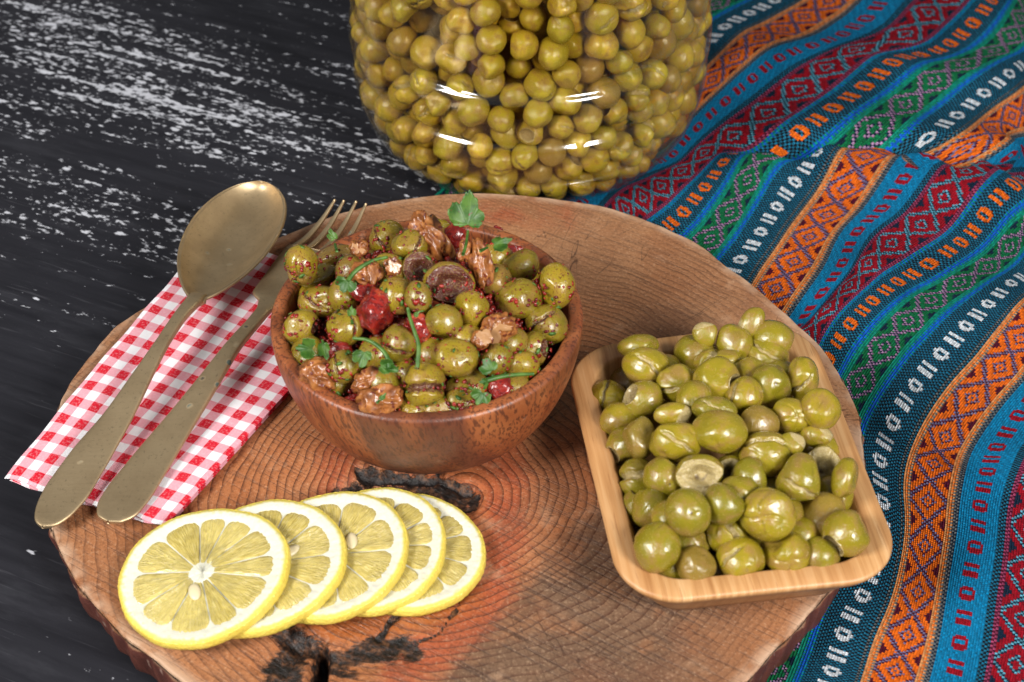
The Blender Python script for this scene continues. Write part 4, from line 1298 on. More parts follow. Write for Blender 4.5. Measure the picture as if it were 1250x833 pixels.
def place_items(items, ox, oy, sc, mound, depth=0.62, rmin=0.0, ok=None, grow=1.0, cen=(0, 0)):
    """items (cx,cy,rx,ry,...) in crop pixels -> centre, radii, by meeting the heap surface along the line of sight.
    rmin: pieces that show only partly get their full size and lie deeper"""
    out = []
    for it in items:
        px, py = ox + it[0] / sc, oy + it[1] / sc
        d = ray(px, py)
        rx, ry = it[2], it[3]
        big = max(rx, ry); deep = depth
        if rmin and big < rmin and it[4] != 'p':
            k_ = rmin / big; rx, ry = (rx * k_ + rmin) / 2, (ry * k_ + rmin) / 2; deep = depth + 0.55
        lo, hi = 0.4, 0.95
        for _ in range(50):
            m_ = (lo + hi) / 2; p = CAM + d * m_
            rr = max(rx, ry) / sc * m_ / FPX
            if p[2] > mound(p[0], p[1]) - deep * rr: lo = m_
            else: hi = m_
        if ok is not None:
            rw = max(rx, ry) * lo / FPX / sc
            if not ok(CAM + d * lo, rw) and (rx, ry) != (it[2], it[3]):
                # part hidden by the wall side neighbours: shift inwards rather than shrink
                for _ in range(14):
                    px += (cen[0] - px) * 0.012; py += (cen[1] - py) * 0.012
                    d = ray(px, py)
                    if ok(CAM + d * lo, rw): break
            if not ok(CAM + d * lo, rw):
                for t_ in np.arange(0.0005, 0.09, 0.0005):        # nearest spot on the line of sight that lies inside the vessel
                    if ok(CAM + d * (lo + t_), rw): lo += t_; break
                    if ok(CAM + d * (lo - t_), rw): lo -= t_; break
        p = CAM + d * lo
        k = lo * (d @ FW) / FPX / sc * grow
        out.append([p, rx * k, ry * k, d])
    # slide neighbours along their own lines of sight until they no longer overlap much
    for _ in range(80):
        for i in range(len(out)):
            for j in range(i):
                a, b = out[i], out[j]
                dv = a[0] - b[0]; L = np.linalg.norm(dv); need = 0.74 * ((a[1] + a[2]) / 2 + (b[1] + b[2]) / 2)
                if L < need:
                    s = 1 if a[0] @ FW < b[0] @ FW else -1           # whichever is already nearer comes forward
                    st = 0.12 * (need - L) * s
                    na, nb = a[0] - a[3] * st, b[0] + b[3] * st
                    if ok is None or ok(na, a[1]): a[0] = na
                    if ok is None or ok(nb, b[1]): b[0] = nb
    return out


# ---- olives of the bamboo dish: crop pixels cx, cy, rx, ry, kind, turn
T_OL = [(185, 128, 52, 30, 'n', 10), (200, 178, 56, 46, 'c', 0), (112, 185, 40, 40, 'b', 0), (110, 257, 51, 46, 'c', 0), (195, 262, 49, 47, 'w', 60), (287, 152, 36, 31, 'x', 0),
        (275, 222, 44, 48, 'c', 30), (375, 210, 57, 53, 'w', 180), (385, 165, 62, 34, 's', 10), (308, 100, 29, 27, 'n', 0), (348, 97, 31, 32, 'p', 40), (428, 97, 43, 40, 's', 40), (460, 72, 27, 42, 'p', -20),
        (518, 104, 40, 38, 'c', 0), (478, 147, 29, 38, 'w', 20), (536, 160, 33, 31, 'n', 0), (510, 228, 49, 55, 'h', 0), (590, 207, 38, 55, 'c', 10), (632, 283, 46, 51, 'n', 20), (441, 255, 36, 39, 'c', 0),
        (560, 300, 50, 42, 'x', 0), (478, 320, 46, 38, 'b', 0), (368, 285, 52, 32, 'c', 0), (384, 340, 66, 52, 'n', -5), (264, 297, 46, 28, 'p', 10), (270, 362, 66, 53, 'c', -5), (182, 354, 41, 54, 'b', 0),
        (130, 312, 31, 25, 'n', 0), (122, 374, 40, 49, 'w', 0), (180, 462, 48, 52, 's', 0), (245, 453, 36, 39, 'h', 0), (335, 445, 61, 49, 'o', 0), (405, 447, 28, 45, 'o', 0), (458, 452, 36, 40, 'n', 0),
        (494, 396, 63, 56, 'c', 25), (580, 457, 56, 61, 'c', 0), (640, 432, 50, 56, 'o', 0), (694, 456, 31, 51, 'n', 0), (625, 352, 40, 27, 'p', 0), (651, 378, 36, 26, 'n', 0), (562, 370, 32, 28, 'p', 0),
        (161, 541, 29, 36, 'w', 0), (214, 529, 41, 44, 'n', 0), (303, 542, 55, 57, 'h', 0), (391, 520, 37, 36, 'n', 0), (397, 592, 46, 44, 's', 0), (500, 543, 69, 63, 'x', 0), (636, 551, 53, 66, 'b', -25),
        (698, 593, 57, 56, 'w', 30), (228, 628, 58, 63, 'n', 0), (322, 671, 51, 46, 'b', 0), (314, 613, 31, 26, 'n', 0), (436, 657, 58, 53, 'c', 0), (550, 641, 56, 53, 'x', 0), (630, 651, 33, 36, 'n', 0),
        (320, 266, 19, 24, 'n', 0), (455, 208, 18, 22, 'n', 0), (660, 500, 32, 34, 'n', 0), (255, 560, 26, 30, 'n', 0), (585, 600, 32, 30, 'n', 0), (500, 640, 30, 36, 'n', 0), (430, 500, 30, 30, 'n', 0)]


def t_mound(x, y):
    # heap in the dish: high in the middle, lower at the walls
    e = np.linalg.solve(np.stack([(TQ[1] - TQ[0])[:2] / 2, (TQ[3] - TQ[0])[:2] / 2], 1), np.array([x, y]) - TCEN[:2])
    rr = max(abs(e[0]), abs(e[1])) * 0.55 + 0.45 * math.hypot(e[0], e[1])
    return TZ + 0.0235 * (1 - min(1.0, rr) ** 2) - 0.001


KIND = {'n': 'whole green olive', 'b': 'brownish olive', 'c': 'cracked green olive', 's': 'split two-lobed olive',
        'w': 'broken pale-fleshed olive', 'o': 'opened hollow olive', 'x': 'crumpled creased olive', 'h': 'stem-holed green olive', 'p': 'torn flap of olive'}


def dish_zone(c):
    u, v = _TE @ (c[:2] - TCEN[:2])
    if v > 0.42: z = 'at the jar end of the dish'
    elif v < -0.45: z = 'at the dish end opposite the jar'
    elif u < -0.38: z = 'on the bowl side of the dish'
    elif u > 0.38: z = 'on the cloth side of the dish'
    else: z = 'mid-heap in the dish'
    return z, 'olives heaped in the bamboo dish'


def salad_zone(c):
    dx, dy = c[0] - BC[0], c[1] - BC[1]
    if math.hypot(dx, dy) < 0.019: z = 'in the middle of the salad'
    else:
        a = math.degrees(math.atan2(dy, dx)) % 360
        z = 'on the ' + ('dish' if a < 40 or a > 315 else 'jar' if a < 115 else 'fork' if a < 180 else 'napkin' if a < 235 else 'lemon') + ' side of the salad'
    return z, 'olives of the chilli salad'


def put_olives(items, placed, mat, zone, seed0):
    med = np.median([max(p[1], p[2]) for p in placed])
    for i, (it, (c, rx, ry, d)) in enumerate(zip(items, placed)):
        kind = it[4]
        me = make_olive_mesh('olive', kind, seed0 + i * 7, 5, (rx, ry, min(0.0092, (rx + ry) / 2 * 1.0)))
        o = link('olive', me, mat)
        B = cam_basis(c)
        t = R(it[5]); Rz = np.array([[math.cos(t), -math.sin(t), 0], [math.sin(t), math.cos(t), 0], [0, 0, 1]])
        M = Matrix((B @ Rz).tolist()).to_4x4(); M.translation = Vector(c)
        o.matrix_world = M
        z, gr = zone(c)
        big = 'large ' if max(rx, ry) > med * 1.06 else 'small ' if max(rx, ry) < med * 0.94 else 'mid-sized '
        near = [(np.linalg.norm(c - q[0]), t2[4]) for t2, q in zip(items, placed) if t2[4] not in ('n', kind)]
        nb = {'b': 'brownish', 'c': 'cracked', 's': 'split', 'w': 'broken', 'o': 'opened', 'x': 'crumpled', 'h': 'stem-holed', 'p': 'torn'}[min(near)[1]]
        tag(o, big + KIND[kind] + ' ' + z + ', beside ' + ('an ' if nb[0] == 'o' else 'a ') + nb + ' one', 'olive', gr)


_TE = np.linalg.inv(np.stack([(TQ[1] - TQ[0])[:2] / 2, (TQ[3] - TQ[0])[:2] / 2], 1))


def t_ok(p, r):
    e = _TE @ (p[:2] - TCEN[:2])
    return abs(e[0]) < 1 - (0.0085 + r * 0.7) / 0.0482 and abs(e[1]) < 1 - (0.0085 + r * 0.6) / 0.0632 and ZT + 0.006 + r < p[2] < TZ + 0.036


def s_ok(p, r):
    return math.hypot(p[0] - BC[0], p[1] - BC[1]) < 0.0515 - 0.55 * r and BZ - 0.016 < p[2] < BZ + 0.026


tp = place_items(T_OL, 690, 360, 2.0317, t_mound, rmin=50, ok=t_ok, grow=1.06, cen=(885, 560))
put_olives(T_OL, tp, MO, dish_zone, 100)


def relax(free, rad, fixed, frad, inside, it=60, step=0.5):
    for _ in range(it):
        allp = np.vstack([free, fixed]) if len(fixed) else free
        allr = np.r_[rad, frad] if len(fixed) else rad
        d = free[:, None] - allp[None]; L = np.linalg.norm(d, axis=2) + 1e-9
        ov = rad[:, None] + allr[None] - L
        ov[np.arange(len(free)), np.arange(len(free))] = 0
        ov = np.clip(ov, 0, None)
        wgt = np.where(np.arange(len(allp)) < len(free), 0.5, 1.0)
        free = free + step * ((d / L[..., None]) * (ov * wgt[None])[..., None]).sum(1)
        free = inside(free, rad)
    return free


# lower layer of the dish, seen through the gaps
def dish_fill():
    rg = np.random.default_rng(21)
    fx = np.array([p[0] for p in tp]); fr_ = np.array([(p[1] + p[2]) / 2 for p in tp]) * 0.92
    n = 46
    uv = rg.uniform(-0.72, 0.72, (n, 2)); xy = tray_xy(uv[:, 0], uv[:, 1])
    P = np.c_[xy, ZT + 0.006 + rg.uniform(0.006, 0.016, n)]; rad = rg.uniform(0.0066, 0.0078, n)
    E = np.linalg.inv(np.stack([(TQ[1] - TQ[0])[:2] / 2, (TQ[3] - TQ[0])[:2] / 2], 1))

    def inside(p, r):
        e = (p[:, :2] - TCEN[:2]) @ E.T
        lx, ly = 1 - (0.0125 + r) / 0.0482, 1 - (0.0125 + r) / 0.0632
        e[:, 0] = np.clip(e[:, 0], -lx, lx); e[:, 1] = np.clip(e[:, 1], -ly, ly)
        xy = tray_xy(e[:, 0], e[:, 1]); z = np.maximum(p[:, 2], ZT + 0.0055 + r)
        return np.c_[xy, np.minimum(z, ZT + 0.034)]
    P = relax(P, rad, fx, fr_, inside, 80, 0.35)
    join_olives('olives_below', P, rad, rg, MO, 'lower olives under the heap in the bamboo dish')


def join_olives(name, P, rad, rg, mat, label):
    """olives too hidden to tell apart: one mesh"""
    var = [olive_mesh(k, 800 + i, 4 if len(P) < 100 else 3) for i, k in enumerate('nncncb')]
    V, F, Lc, A = [], [], [], [[], [], []]
    n = 0
    for k in range(len(P)):
        v0, f0, fl, pt, bw = var[k % 6]
        M = np.array(Matrix.Rotation(rg.uniform(0, 6), 3, Vector(rg.normal(size=3)))) * rad[k] * [1, 1, 1.1]
        V.append(v0 @ M.T + P[k]); F.append(f0 + n); n += len(v0); Lc.append(v0 + rg.uniform(0, 50, 3))
        for q, x in zip(A, (fl, np.clip(pt, 0, 1), bw)): q.append(x)
    me = mesh(name, np.vstack(V), np.vstack(F))
    att = me.attributes.new('loc', 'FLOAT_VECTOR', 'POINT'); att.data.foreach_set('vector', np.vstack(Lc).astype(np.float32).ravel())
    for nm, q in zip(('flesh', 'pit', 'brown'), A): fattr(me, nm, np.concatenate(q))
    o = link(name, me, mat)
    tag(o, label, 'olives', kind='stuff')


dish_fill()

# ---- salad olives
S_OL = [(325, 120, 47, 46, 'c', 0), (300, 180, 45, 40, 'w', 150), (207, 211, 60, 33, 'b', 5), (405, 182, 48, 45, 'c', 0), (108, 232, 44, 54, 'x', 0), (158, 266, 56, 33, 'n', 12), (160, 334, 59, 43, 'c', 0),
        (92, 332, 24, 32, 'n', 0), (229, 318, 31, 36, 'n', 0), (370, 321, 48, 58, 'n', 0), (430, 326, 36, 48, 'n', 0), (515, 282, 66, 52, 'o', -10), (436, 246, 42, 40, 'o', 0), (577, 353, 46, 49, 'n', 0),
        (500, 394, 51, 50, 'n', 0), (712, 236, 50, 46, 'n', 10), (706, 329, 61, 57, 'n', 0), (809, 291, 49, 60, 'n', 10), (782, 402, 58, 59, 'c', 0), (108, 402, 51, 43, 'w', 200), (226, 406, 46, 49, 'c', 0),
        (378, 446, 48, 51, 'c', 0), (228, 513, 48, 45, 'c', 0), (398, 540, 38, 47, 'n', 0), (446, 562, 53, 58, 's', 0), (527, 488, 64, 50, 'n', -8), (560, 572, 60, 50, 'n', 20), (545, 608, 42, 30, 'p', -15),
        (410, 633, 37, 26, 'n', 0), (489, 633, 46, 29, 'n', 0), (681, 450, 43, 29, 'n', 20), (714, 510, 47, 36, 'n', 5), (745, 466, 46, 34, 'w', 90), (640, 491, 36, 34, 'n', 0), (350, 246, 40, 33, 'w', 150),
        (640, 213, 30, 22, 'n', 0), (484, 112, 32, 28, 'n', 0), (87, 440, 26, 24, 'n', 0), (610, 600, 36, 40, 'n', 0), (465, 480, 34, 36, 'n', 0), (315, 480, 38, 38, 'n', 0), (250, 250, 36, 30, 'b', 0), (560, 440, 40, 36, 'n', 0),
        (770, 220, 30, 34, 'n', 0), (130, 480, 34, 34, 'n', 0), (700, 580, 30, 26, 'n', 0), (640, 280, 36, 34, 'b', 0), (330, 560, 30, 30, 'n', 0), (210, 560, 30, 28, 'n', 0)]


def s_mound(x, y):
    rr = math.hypot(x - BC[0], y - BC[1]) / 0.0505
    return BZ + 0.0215 * (1 - min(1.02, rr) ** 2) + 0.001


sp_ = place_items(S_OL, 320, 220, 2.2525, s_mound, rmin=48, ok=s_ok, grow=1.07, cen=(520, 390))
put_olives(S_OL, sp_, MS, salad_zone, 2000)


# ------------------------------------------------------------------ jar contents
def fill_jar():
    rg = np.random.default_rng(33)
    N = 980
    rad = rg.uniform(0.0058, 0.0075, N)
    ir, iz = inn[:, 0], inn[:, 1]
    zs = iz[30:]; rs = ir[30:]
    o_ = np.argsort(zs)
    zs, rs = zs[o_], rs[o_]

    def inside(p, r):
        z = np.clip(p[:, 2], 0.0022 + r, 0.150)
        lim = np.minimum(np.interp(z, zs, rs) + 0.0003, np.minimum(np.interp(z - 0.5 * r, zs, rs) + 0.1 * r, np.interp(z - 0.85 * r, zs, rs) + 0.45 * r)) - r * 0.99 - 0.0002
        h = np.hypot(p[:, 0], p[:, 1]) + 1e-9
        k = np.minimum(1, lim / h)
        return np.c_[p[:, 0] * k, p[:, 1] * k, z]
    # shell first: only the outer two to three layers are built, the middle stays unseen
    a = rg.uniform(-math.pi, math.pi, N); h = 0.078 - np.abs(rg.normal(0, 0.012, N))
    P = np.c_[np.cos(a) * h, np.sin(a) * h, rg.uniform(0.008, 0.148, N)]
    bot = 120
    P[:bot, :2] *= rg.uniform(0, 1, (bot, 1)); P[:bot, 2] = 0.009

    def ins2(p, r):
        p = inside(p, r)
        h = np.hypot(p[:, 0], p[:, 1]) + 1e-9
        low = p[:, 2] < 0.03
        k = np.where(low, 1, np.maximum(1, 0.056 / h))
        return np.c_[p[:, 0] * k, p[:, 1] * k, p[:, 2]]
    P = relax(P, rad * 0.95, np.zeros((0, 3)), np.zeros(0), ins2, 80, 0.5)
    wp = P + [JAR[0], JAR[1], JZ]
    px = topx(wp)
    out = np.hypot(P[:, 0], P[:, 1])
    tow = (CAM - wp); tow[:, 2] = 0; tow /= np.linalg.norm(tow, axis=1)[:, None]
    facing = (P[:, :2] * tow[:, :2]).sum(1) / np.maximum(out, 1e-6)
    score = facing * out + 0.02 * (P[:, 2] < 0.03)
    vis = (px[:, 1] > -40) & (px[:, 1] < 260) & (score > 0.012)
    order = np.argsort(-score)
    order = [i for i in order if vis[i]][:190]
    kinds = 'nncncwnscbnnxc'
    base = [make_olive_mesh('olive', k, 500 + i, 4) for i, k in enumerate(kinds)]
    ind = set(order)
    for i in order:
        kd = int(rg.integers(len(kinds)))
        o = link('olive', base[kd], MJ)
        o.location = wp[i]; r = rad[i]
        o.scale = (r, r * rg.uniform(0.96, 1.04), r * rg.uniform(1.0, 1.16))
        # turn the feature outwards, with some scatter
        d = Vector((P[i, 0], P[i, 1], 0.01)).normalized() + Vector(rg.normal(size=3)) * 0.45
        o.rotation_euler = (d.to_track_quat('Z', 'Y') @ Vector((0, 0, 1)).rotation_difference(Vector((0, 0, 1)))).to_euler()
        q = d.to_track_quat('Z', 'Y').to_matrix() @ Matrix.Rotation(rg.uniform(0, 6.28), 3, 'Z')
        o.rotation_euler = q.to_euler()
        z = P[i, 2]
        hz = 'at the jar base' if z < 0.02 else 'just above the jar base' if z < 0.036 else 'below the lower jar rib' if z < 0.048 else 'between the jar ribs' if z < 0.072 else 'above the upper jar rib'
        a_ = math.degrees(math.atan2(P[i, 1], P[i, 0])) % 360
        sz = 'cloth side' if a_ > 305 or a_ < 90 else 'spoon side' if a_ < 235 else 'bowl side'
        tag(o, KIND[kinds[kd]] + ' in brine ' + hz + ', ' + sz, 'olive', 'olives in the jar')
    rest = [i for i in range(N) if i not in ind]
    join_olives('olives_behind', wp[rest], rad[rest], rg, MJ, 'further olives packed in the upper and rear part of the jar')


fill_jar()

# ------------------------------------------------------------------ the rest of the salad
def m_walnut():
    m = Mat('walnut_kernel'); P = m.obj()
    n = m.noise(P, 260, 4); n2 = m.noise(P, 900, 2)
    c = m.ramp(n, [(0.28, (0.12, 0.034, 0.009)), (0.5, (0.27, 0.088, 0.019)), (0.7, (0.42, 0.165, 0.042))])
    c = m.mix(m.math('MULTIPLY', m.smooth(m.noise(P, 420, 2), 0.56, 0.64), 0.85), c, (0.10, 0.010, 0.008))
    c = m.mix(m.smooth(m.attr('cut'), 0.4, 0.8), c, m.mix(n, (0.30, 0.14, 0.055), (0.42, 0.23, 0.10)))
    m.p(Base_Color=c, Roughness=0.4, Normal=m.bump(m.math('ADD', n, m.math('MULTIPLY', n2, 0.3)), 0.0006, 0.6))
    m.bsdf.inputs['Coat Weight'].default_value = 0.35; m.bsdf.inputs['Coat Roughness'].default_value = 0.1
    return m.m


MWN = m_walnut()
# crop pixels cx, cy, rx, ry, turn, cut, label
S_WN = [(462, 158, 46, 84, 32, 0, 'long knobbly walnut half topping the salad, beside the upright parsley leaf'),
        (602, 236, 31, 70, 12, 0, 'narrow walnut half standing just below the upright parsley leaf'),
        (290, 256, 44, 38, 0, 0.4, 'dark walnut piece behind the speckled middle olives of the salad'),
        (652, 408, 50, 42, 20, 1, 'broken walnut chunk with pale face in the salad'),
        (287, 552, 46, 34, 35, 0, 'small curled walnut piece near the front rim of the round bowl'),
        (322, 606, 66, 42, 8, 0, 'large walnut piece resting on the front rim of the round bowl'),
        (155, 542, 48, 58, 30, 0, 'reddish walnut piece against the napkin side of the round bowl'),
        (266, 186, 26, 26, 0, 1, 'small pale walnut crumb on the broken olive by the fork'),
        (358, 238, 24, 26, 0, 1, 'pale walnut crumb behind the big speckled olive'),
        (556, 196, 20, 30, 0, 0, 'little walnut bit between the two walnut halves'),
        (605, 436, 30, 26, 0, 1, 'walnut crumb beside the broken pale walnut chunk')]


def walnuts():
    pl = place_items([w[:4] + ('n', 0) for w in S_WN], 320, 220, 2.2525, lambda x, y: s_mound(x, y) + 0.0035, 0.5)
    # relaxation moved nothing but neighbours; build each kernel
    for i, (w, (c, rx, ry, d)) in enumerate(zip(S_WN, pl)):
        rg = np.random.default_rng(70 + i)
        v, f = ico(5)
        L = max(rx, ry)
        P = v * 1.0
        q = v * [rx / L, ry / L, 0.75]
        wp = q + 0.22 * np.stack([snoise(q, rg, 3.4) for _ in range(3)], -1)
        rid = 1 - np.abs(snoise(wp, rg, 3.0, 9)) * 1.3
        rid2 = 1 - np.abs(snoise(wp, rg, 6.0, 9)) * 1.1
        r = 0.78 + 0.28 * np.clip(rid, -0.4, 1) + 0.09 * np.clip(rid2, -0.3, 1) + 0.06 * snoise(v, rg, 2)
        # middle furrow of the kernel
        r -= 0.14 * np.exp(-(v[:, 0] / 0.10) ** 2) * (v[:, 2] > -0.3)
        P = v * r[:, None]
        cut = np.zeros(len(v))
        if w[5] > 0:
            n = np.array([rg.normal() * 0.4, rg.normal() * 0.4 - 0.1, 1.0]); n /= np.linalg.norm(n)
            x = P @ n; lim = 0.62
            ov = np.clip(x - lim, 0, None); P -= (ov * 0.92)[:, None] * n; cut = np.clip((x - lim) / 0.05, 0, 1) * w[5]
        me = mesh('walnut_piece', P * [rx, ry, min(rx, ry) * 0.95], f); fattr(me, 'cut', cut)
        o = link('walnut_piece', me, MWN)
        t = R(w[4]); Rz = np.array([[math.cos(t), -math.sin(t), 0], [math.sin(t), math.cos(t), 0], [0, 0, 1]])
        M = Matrix((cam_basis(c) @ Rz).tolist()).to_4x4(); M.translation = Vector(c); o.matrix_world = M
        tag(o, w[6], 'walnut', 'walnut pieces in the salad')


walnuts()


def m_pepper():
    m = Mat('red_pepper'); P = m.obj(); n = m.noise(P, 160, 3)
    c = m.ramp(n, [(0.3, (0.11, 0.006, 0.005)), (0.55, (0.27, 0.014, 0.008)), (0.72, (0.42, 0.10, 0.03))])
    sp = m.smooth(m.noise(P, 700, 2), 0.52, 0.6)
    c = m.mix(m.math('MULTIPLY', sp, 0.7), c, (0.09, 0.006, 0.008))
    m.p(Base_Color=c, Roughness=0.28, Normal=m.bump(m.math('ADD', n, m.math('MULTIPLY', sp, 0.6)), 0.0007, 0.7))
    m.bsdf.inputs['Subsurface Weight'].default_value = 0.15; m.bsdf.inputs['Subsurface Radius'].default_value = (0.004, 0.001, 0.0008)
    m.bsdf.inputs['Coat Weight'].default_value = 0.25
    return m.m


MPE = m_pepper()
S_PE = [(312, 362, 50, 58, -25, 1.0, 'big wet red pepper piece in the middle of the salad'), (592, 446, 34, 26, 10, 0.7, 'red pepper bit below the round speckled olives'),
        (665, 194, 52, 15, 4, 0.5, 'red pepper strip under the curled parsley leaf'), (645, 150, 15, 26, -8, 0.6, 'short red pepper piece poking up behind the parsley'),
        (530, 152, 30, 30, 40, 0.6, 'pale red pepper piece beside the long walnut half'), (655, 572, 34, 28, 30, 0.7, 'red pepper piece under the parsley stem at the front rim'),
        (245, 606, 34, 15, 15, 0.7, 'red pepper sliver between the front walnut pieces'), (430, 410, 34, 40, 10, 0.8, 'dark red pepper piece behind the parsley stalk'),
        (285, 310, 36, 26, 0, 0.8, 'dark red pepper piece under the dark walnut'), (215, 470, 36, 24, 0, 0.8, 'dark red pepper piece among the front olives')]


def peppers():
    pl = place_items([w[:4] + ('n', 0) for w in S_PE], 320, 220, 2.2525, lambda x, y: s_mound(x, y) - 0.001, 0.6)
    for i, (w, (c, rx, ry, d)) in enumerate(zip(S_PE, pl)):
        rg = np.random.default_rng(170 + i)
        v, f = ico(4)
        # squarish chunk with a curved skin
        P = np.sign(v) * np.abs(v) ** 0.86
        P *= (1 + 0.13 * snoise(v, rg, 3) + 0.07 * snoise(v, rg, 7) + 0.03 * snoise(v, rg, 15))[:, None]
        P[:, 2] = P[:, 2] * w[5] + 0.25 * (1 - P[:, 0] ** 2)
        me = mesh('pepper_piece', P * [rx, ry, min(rx, ry) * 0.85], f)
        o = link('pepper_piece', me, MPE)
        t = R(w[4]); Rz = np.array([[math.cos(t), -math.sin(t), 0], [math.sin(t), math.cos(t), 0], [0, 0, 1]])
        M = Matrix((cam_basis(c) @ Rz).tolist()).to_4x4(); M.translation = Vector(c); o.matrix_world = M
        tag(o, w[6], 'pepper', 'red pepper pieces in the salad')


peppers()


# ---- parsley
def m_parsley():
    m = Mat('parsley'); P = m.obj(); n = m.noise(P, 220, 3)
    c = m.mix(m.smooth(n, 0.35, 0.65), (0.022, 0.08, 0.006), (0.07, 0.15, 0.018))
    ve = m.math('ABSOLUTE', m.math('SINE', m.math('MULTIPLY', m.attr('ang'), 4.5)))
    c = m.mix(m.math('MULTIPLY', m.smooth(ve, 0.2, 0.0), 0.2), c, (0.15, 0.26, 0.05))
    c = m.mix(m.smooth(m.noise(P, 520, 2), 0.67, 0.71), c, (0.12, 0.012, 0.008))
    m.p(Base_Color=c, Roughness=0.48, Normal=m.bump(m.math('ADD', m.math('MULTIPLY', ve, 0.4), n), 0.0005, 0.5))
    m.bsdf.inputs['Subsurface Weight'].default_value = 0.1; m.bsdf.inputs['Subsurface Radius'].default_value = (0.001, 0.0015, 0.0003)
    return m.m


MPA = m_parsley()


def leaf(pc, c, size, turn, curl, seed, parent=None, name='leaf', aspect=1.0, lift=0.0):
    """lobed leaf blade with thickness; local +y is the tip, faces +z"""
    rg = np.random.default_rng(seed)
    na, nr = 96, 12
    a = np.linspace(-1.95, 1.95, na)
    lobe = np.maximum.reduce([np.exp(-((a - c0) / 0.62) ** 2) * h0 for c0, h0 in ((0, 1.12), (-1.05, 0.92), (1.05, 0.92))])
    out = 0.50 + 0.42 * lobe + 0.09 * np.abs(np.sin(a * 5.3 + seed)) * lobe
    out *= (1 + 0.03 * rg.normal(size=na)) * (1 + 0.22 * np.sin(a * 1.3 + seed * 2.1))
    out[np.abs(a) > 1.75] *= 0.7
    u = np.linspace(0, 1, nr)
    A, U = np.meshgrid(a, u, indexing='ij')
    X = np.sin(A) * out[:, None] * U; Y = np.cos(A) * out[:, None] * U + 0.12
    Z = curl * (X ** 2 * 0.9 + 0.5 * (Y - 0.5) ** 2 * np.sign(curl)) + 0.07 * np.sin(A * 6 + seed) * U ** 2 + lift * Y
    P = np.stack([X * aspect, Y - 0.4, Z], -1).reshape(-1, 3) * size
    f = grid_faces(na, nr); n = len(P)
    v = np.vstack([P, P - [0, 0, 0.00028]])
    bd = np.array([i * nr + nr - 1 for i in range(na)])
    fs = np.stack([bd[1:], bd[:-1], bd[:-1] + n, bd[1:] + n], -1)
    t = R(turn); Rz = np.array([[math.cos(t), -math.sin(t), 0], [math.sin(t), math.cos(t), 0], [0, 0, 1]])
    B = cam_basis(pc) @ Rz
    W = v @ B.T + pc
    me = mesh(name, W - np.asarray(c), np.vstack([f[:, ::-1], f + n, fs])); fattr(me, 'ang', np.tile(np.repeat(a, nr), 2))
    o = bpy.data.objects.new(name, me); COL.objects.link(o); me.materials.append(MPA); o.parent = parent
    me.polygons.foreach_set('use_smooth', np.ones(len(me.polygons), bool))
    return o


def on_heap(cx, cy, lift=0.004):
    px, py = 320 + cx / 2.2525, 220 + cy / 2.2525
    d = ray(px, py); lo, hi = 0.4, 0.95
    for _ in range(50):
        m_ = (lo + hi) / 2; p = CAM + d * m_
        if p[2] > s_mound(p[0], p[1]) + lift: lo = m_
        else: hi = m_
    return CAM + d * lo


K = 1 / 2.2525 / FPX * 0.6
PARS = [  # label, leaves (cx,cy,size px,turn,curl,aspect), stem crop points
    ('broad green parsley leaf standing upright at the back of the salad', [(568, 102, 46, -8, 0.35, 0.8)], [(566, 140), (560, 180), (552, 205)], 0.013),
    ('curled parsley leaf lying across the red pepper strip', [(650, 172, 34, -72, 0.9, 0.55)], [(620, 185), (600, 195)], 0.008),
    ('parsley sprig draped behind the speckled olive, long stem and leaf', [(228, 288, 32, 150, 0.6, 0.85)], [(345, 212), (310, 220), (275, 237), (250, 258), (235, 280)], 0.009),
    ('thin forked parsley stalk hanging down the middle of the salad', [(424, 372, 12, -40, 0.3, 0.5)], [(400, 352), (408, 385), (420, 420), (430, 455), (428, 500), (425, 520)], 0.0095),
    ('parsley sprig with two leaves above the front walnut pieces', [(280, 484, 30, 170, 0.5, 0.8), (338, 515, 32, -110, 0.7, 0.6)], [(250, 435), (290, 440), (325, 462), (345, 490), (350, 520)], 0.0085),
    ('dark parsley leaf at the napkin side of the round bowl', [(122, 462, 42, 80, 0.6, 0.6), (172, 462, 30, 190, 0.8, 0.5)], [(165, 440), (170, 455)], 0.006),
    ('small parsley tip between the olives by the fork tines', [(196, 155, 20, 20, 0.4, 0.6)], [(200, 175), (205, 195)], 0.008),
    ('parsley stem lying along the front rim of the round bowl', [(612, 556, 14, 90, 0.4, 0.6)], [(748, 533), (700, 535), (655, 541), (615, 552)], 0.010),
    ('pale parsley leaf drooping over the front rim of the round bowl', [(600, 596, 34, 155, 0.5, 0.75)], [(610, 575), (618, 560)], 0.010),
    ('small dark parsley leaf below the yellow speckled olive', [(628, 515, 26, 30, 0.4, 0.9)], [(632, 535), (640, 545)], 0.0065),
    ('tiny parsley bit on the front walnut piece', [(328, 598, 16, -50, 0.3, 0.4)], [(322, 606), (316, 612)], 0.0115),
    ('parsley scrap beside the big red pepper piece', [(246, 362, 22, 0, 0.5, 0.5)], [(246, 385), (248, 395)], 0.007)]
